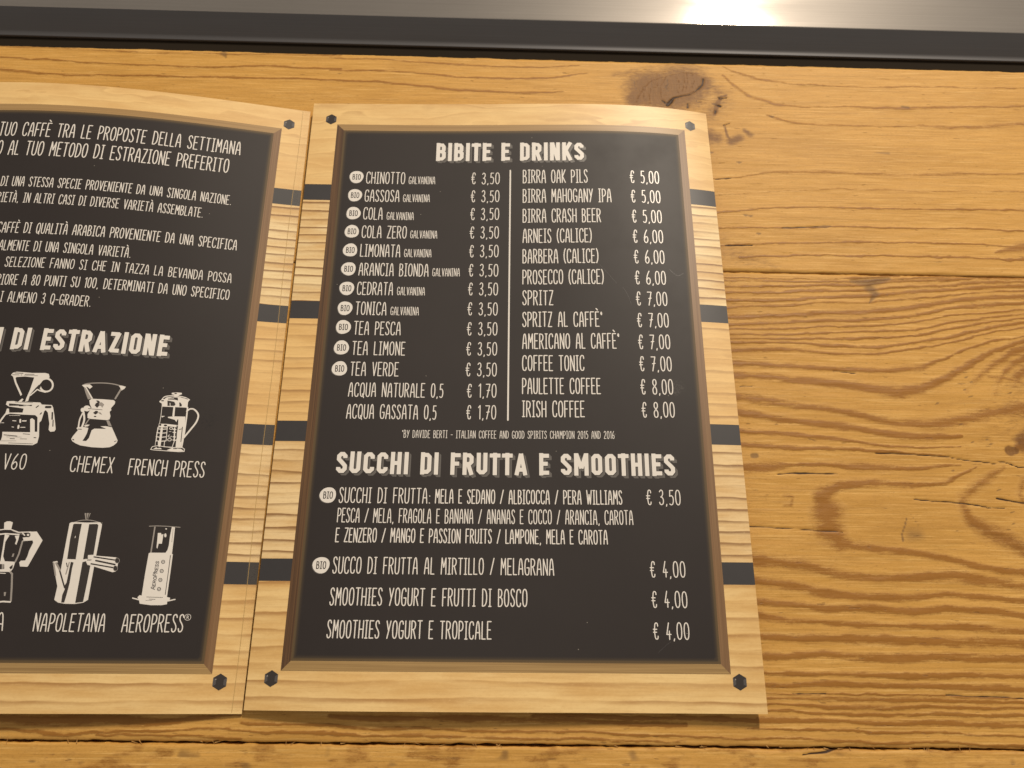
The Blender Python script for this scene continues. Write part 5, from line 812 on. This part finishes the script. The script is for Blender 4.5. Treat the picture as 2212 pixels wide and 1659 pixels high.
def lettering(side, parent, text, u0, u1, v0, cap, slope=0., weight=None, seed=1, mat=0, off=TXT, name='lettering'):
    st, k = strokes_of(text, u0, u1, v0, cap, THIN, .165, .40, slope, .010, seed)
    st = [q for s in st for q in split_sharp(s)]
    w = weight or (.068*cap if cap > 6 else .078*cap if cap > 4.6 else .074*cap)
    sh = [(mat, off+.004*(i % 5), ribbon(s, w)) for i, s in enumerate(st)]
    return new_obj(name, tri_fill(name, side, sh, parent), parent)
def heading(side, parent, text, u0, u1, v0, cap, slope=0.):
    st, k = strokes_of(text, u0, u1, v0, cap, BOLD, .075, .42, slope, 0)
    w = .180*cap; sh = []
    def mv(s, dx, dy): return [(x+dx, y+dy) for x, y in s]
    for j in range(7):
        d = cap*(.03+.085*j/6)
        for i, s in enumerate(st): sh.append((3, .09+.0006*((i+j) % 9), ribbon(mv(s, d, -d*.95), w*.96, caps=False)))
    for i, s in enumerate(st): sh.append((1, .105+.002*(i % 5), ribbon(mv(s, cap*.010, -cap*.010), w+.052*cap, caps=False)))
    for i, s in enumerate(st): sh.append((0, TXT+.003*(i % 5), ribbon(s, w, caps=False)))
    return new_obj('heading', tri_fill('heading', side, sh, parent), parent)
def badge(side, parent, u, v, ru, rv, seed):
    rnd = random.Random(seed); n = 26; ring = []
    for i in range(n):
        a = 2*math.pi*i/n; k = 1+.03*math.sin(3*a+seed)+rnd.uniform(-.012, .012); c, s = math.cos(a), math.sin(a)
        ring.append((u+ru*k*abs(c)**.92*math.copysign(1, c), v+rv*k*s))
    sh = [(0, .10, [((u, v), ring[i], ring[(i+1) % n]) for i in range(n)]), (3, .085, [((u-.28, v-.2), (ring[i][0]-.28, ring[i][1]-.22), (ring[(i+1) % n][0]-.28, ring[(i+1) % n][1]-.22)) for i in range(n)])]
    st, k = strokes_of('BIO', u-1.85, u+2.0, v-1.45, 2.9, THIN, .16, .2)
    sh += [(1, TXT+.004*i, ribbon(s, .36)) for i, s in enumerate(st)]
    return new_obj('bio_badge', tri_fill('bio_badge', side, sh, parent), parent)
def bolt(side, parent, u, v, r=3.15):
    P = [(u+r*math.cos(math.radians(90+60*i)), v+r*1.02*math.sin(math.radians(90+60*i))) for i in range(6)]
    sh = [(4 if i in (1, 4) else 1, .075+.001*i, [((u, v), P[i], P[(i+1) % 6])]) for i in range(6)]
    Q = [(u+r*.55*math.cos(math.radians(30+60*i)), v+r*.55*math.sin(math.radians(30+60*i))) for i in range(6)]
    sh.append((1, .09, [((u, v), Q[i], Q[(i+1) % 6]) for i in range(6)]))
    for a in (150, 330, 20): 
        c, s = math.cos(math.radians(a)), math.sin(math.radians(a)); p = (u+r*.62*c, v+r*.62*s)
        sh.append((2 if a == 150 else 4, .10, [((p[0]-.35, p[1]-.25), (p[0]+.35, p[1]-.1), (p[0]+.05, p[1]+.4))]))
    return new_obj('printed_bolt', tri_fill('printed_bolt', side, sh, parent), parent)

def build_page(side):
    pg = page_card(side)
    ys = [0.]+sorted(BANDS)+[H]
    for k in range(5):
        grid_patch(side, [(0, ys[2*k]), (W, ys[2*k]), (W, ys[2*k+1]), (0, ys[2*k+1])], .03, [M_SLAT[k]], 'printed_plank', pg)
    a, b, c, d = (MU, MVB), (W-MU, MVB), (W-MU, MVT), (MU, MVT); p, q, r, s = (PU, PVB), (W-PU, PVB), (W-PU, PVT), (PU, PVT)
    for i, (quad, m) in enumerate(((( a, b, q, p), 'bottom'), ((b, c, r, q), 'right'), ((c, d, s, r), 'top'), ((d, a, p, s), 'left'))):
        grid_patch(side, quad, .06, [M_MOULD[m]], 'printed_moulding', pg, 2.5, strip=i*37.+(91 if side == 'L' else 0))
    grid_patch(side, [p, q, r, s], .065, [M_BOARD], 'chalkboard', pg, 2.5, edge=True)
    for u, v in ((10, 287), (199.9, 287), (9.9, 11.9), (199.9, 11.9)): bolt(side, pg, u, v)
    return pg
page_r = build_page('R')
page_l = build_page('L')
page_r['label'] = 'page listing bottled drinks, beers and juices with prices'; page_l['label'] = 'page of coffee text with white drawings of coffee makers'
# the clear hinge strip that joins the two cards: two raised welts of film
def film():
    n = NT('clear_film'); n.set(Base_Color=(.85, .70, .42), Roughness=.3, Alpha=.012); return n.m
def hinge():
    prof = [(-4.6, .10), (-4.2, .16), (-3.9, .30), (-3.6, .20), (-3.2, .14), (-2.2, .12), (-1.7, .16), (-1.4, .34), (-1.1, .18), (-.5, .12), (-.1, .10)]
    vs = np.linspace(.2, H-.2, 90); V = []; 
    for up in (1, 0):
        for v in vs:
            V.append(surf('L', np.array([W+p[0]+.25*math.sin(v*.05) for p in prof]), np.full(len(prof), v), np.array([p[1] if up else .085 for p in prof])))
    V = np.vstack(V); n = len(prof); m = len(vs); idx = np.arange(n*m).reshape(m, n)
    q = np.stack([idx[:-1, :-1], idx[:-1, 1:], idx[1:, 1:], idx[1:, :-1]], -1).reshape(-1, 4)
    me = mesh_np('hinge_film', V, np.vstack([q, q[:, ::-1]+n*m]), [film()]); new_obj('hinge_film', me, menu)
    for u, w in ((W-4.0, .2),):      # yellow highlight along the hinge fold, painted as a thin line
        st = [(u+.25*math.sin(v*.05), v) for v in np.linspace(.5, H-.5, 80)]
        new_obj('crease_highlight', mesh_crease_highlight('L', st, w), menu)
M_CREASE_HIGHLIGHT = plain('crease_highlight_yellow', (.42, .27, .09), .3)  # colour of the painted highlight on the hinge fold
def mesh_crease_highlight(side, st, w):
    T = ribbon(st, w, caps=False); uv = np.array([p for t in T for p in t]); V = surf(side, uv[:, 0], uv[:, 1], .07)
    return mesh_np('crease_highlight', V, np.arange(len(V)).reshape(-1, 3), [M_CREASE_HIGHLIGHT])
hinge()

# ---------------------------------------------------------------- what is printed on the cards
for i, (side, text, u0, u1, v0, v1, cap) in enumerate(TEXTS):
    lettering(side, page_r if side == 'R' else page_l, text, u0, u1, v0, cap, (v1-v0)/(u1-u0), seed=i)
heading('R', page_r, 'BIBITE E DRINKS', 65.9, 142.6, 262.0, 10.9)
heading('R', page_r, 'SUCCHI DI FRUTTA E SMOOTHIES', 28.2, 179.3, 96.9, 10.2)
heading('L', page_l, 'DI ESTRAZIONE', 90.2, 159.0, 151.6, 10.6, -.007)
heading('L', page_l, 'I', 83.4, 85.9, 151.7, 10.6)
for i, (u, v, ru, rv) in enumerate(BADGES): badge('R', page_r, u, v, ru, rv, i)
new_obj('divider_line', tri_fill('divider_line', 'R', [(0, TXT, ribbon([(104.6, v) for v in np.linspace(122.6, 256.2, 40)], .75))], page_r), page_r)
SCRATCHES = [[(148.9, 202.1), (153.1, 196.6), (156.6, 191.8)], [(159.5, 189.8), (161.8, 185.7), (163.4, 180.4)], [(182.8, 199.8), (186.4, 196.5), (189.6, 198.0)], [(167.3, 22.9), (170.1, 25.3), (172.8, 27.3)]]
def scratch(side, parent, pts, w, mat):
    new_obj('scratch', tri_fill('scratch', side, [(mat, .10, ribbon(spline(pts, 4), w))], parent), parent)
for pts in SCRATCHES: scratch('R', page_r, pts, .10, 4)
DRAWING_LABELS = {'dripper': 'white drawing of a cone dripper on a glass server', 'hourglass': 'white drawing of an hourglass pour-over carafe',
    'plunger': 'white drawing of a plunger coffee pot', 'moka': 'white drawing of a stovetop coffee pot, cut by the frame', 'flip': 'white drawing of a tall flip coffee pot with two handles',
    'press': 'white drawing of a tube-shaped coffee press with round marks'}
KIND = {'w': 0, 'k': 1, 'g': 2, 'd': 4}
for nm, shapes in DRAWINGS.items():
    sh = []
    for i, (kd_, w, sm, pts) in enumerate(shapes):
        lay = .085+.0022*i
        if w: sh.append((KIND[kd_], lay, ribbon(spline([tuple(p) for p in pts], 4) if sm else pts, w)))
        else: sh.append((KIND[kd_], lay, poly_tris([tuple(p) for p in pts])))
    new_obj('coffee_maker_drawing', tri_fill('coffee_maker_drawing', 'L', sh, page_l), page_l, label=DRAWING_LABELS[nm])
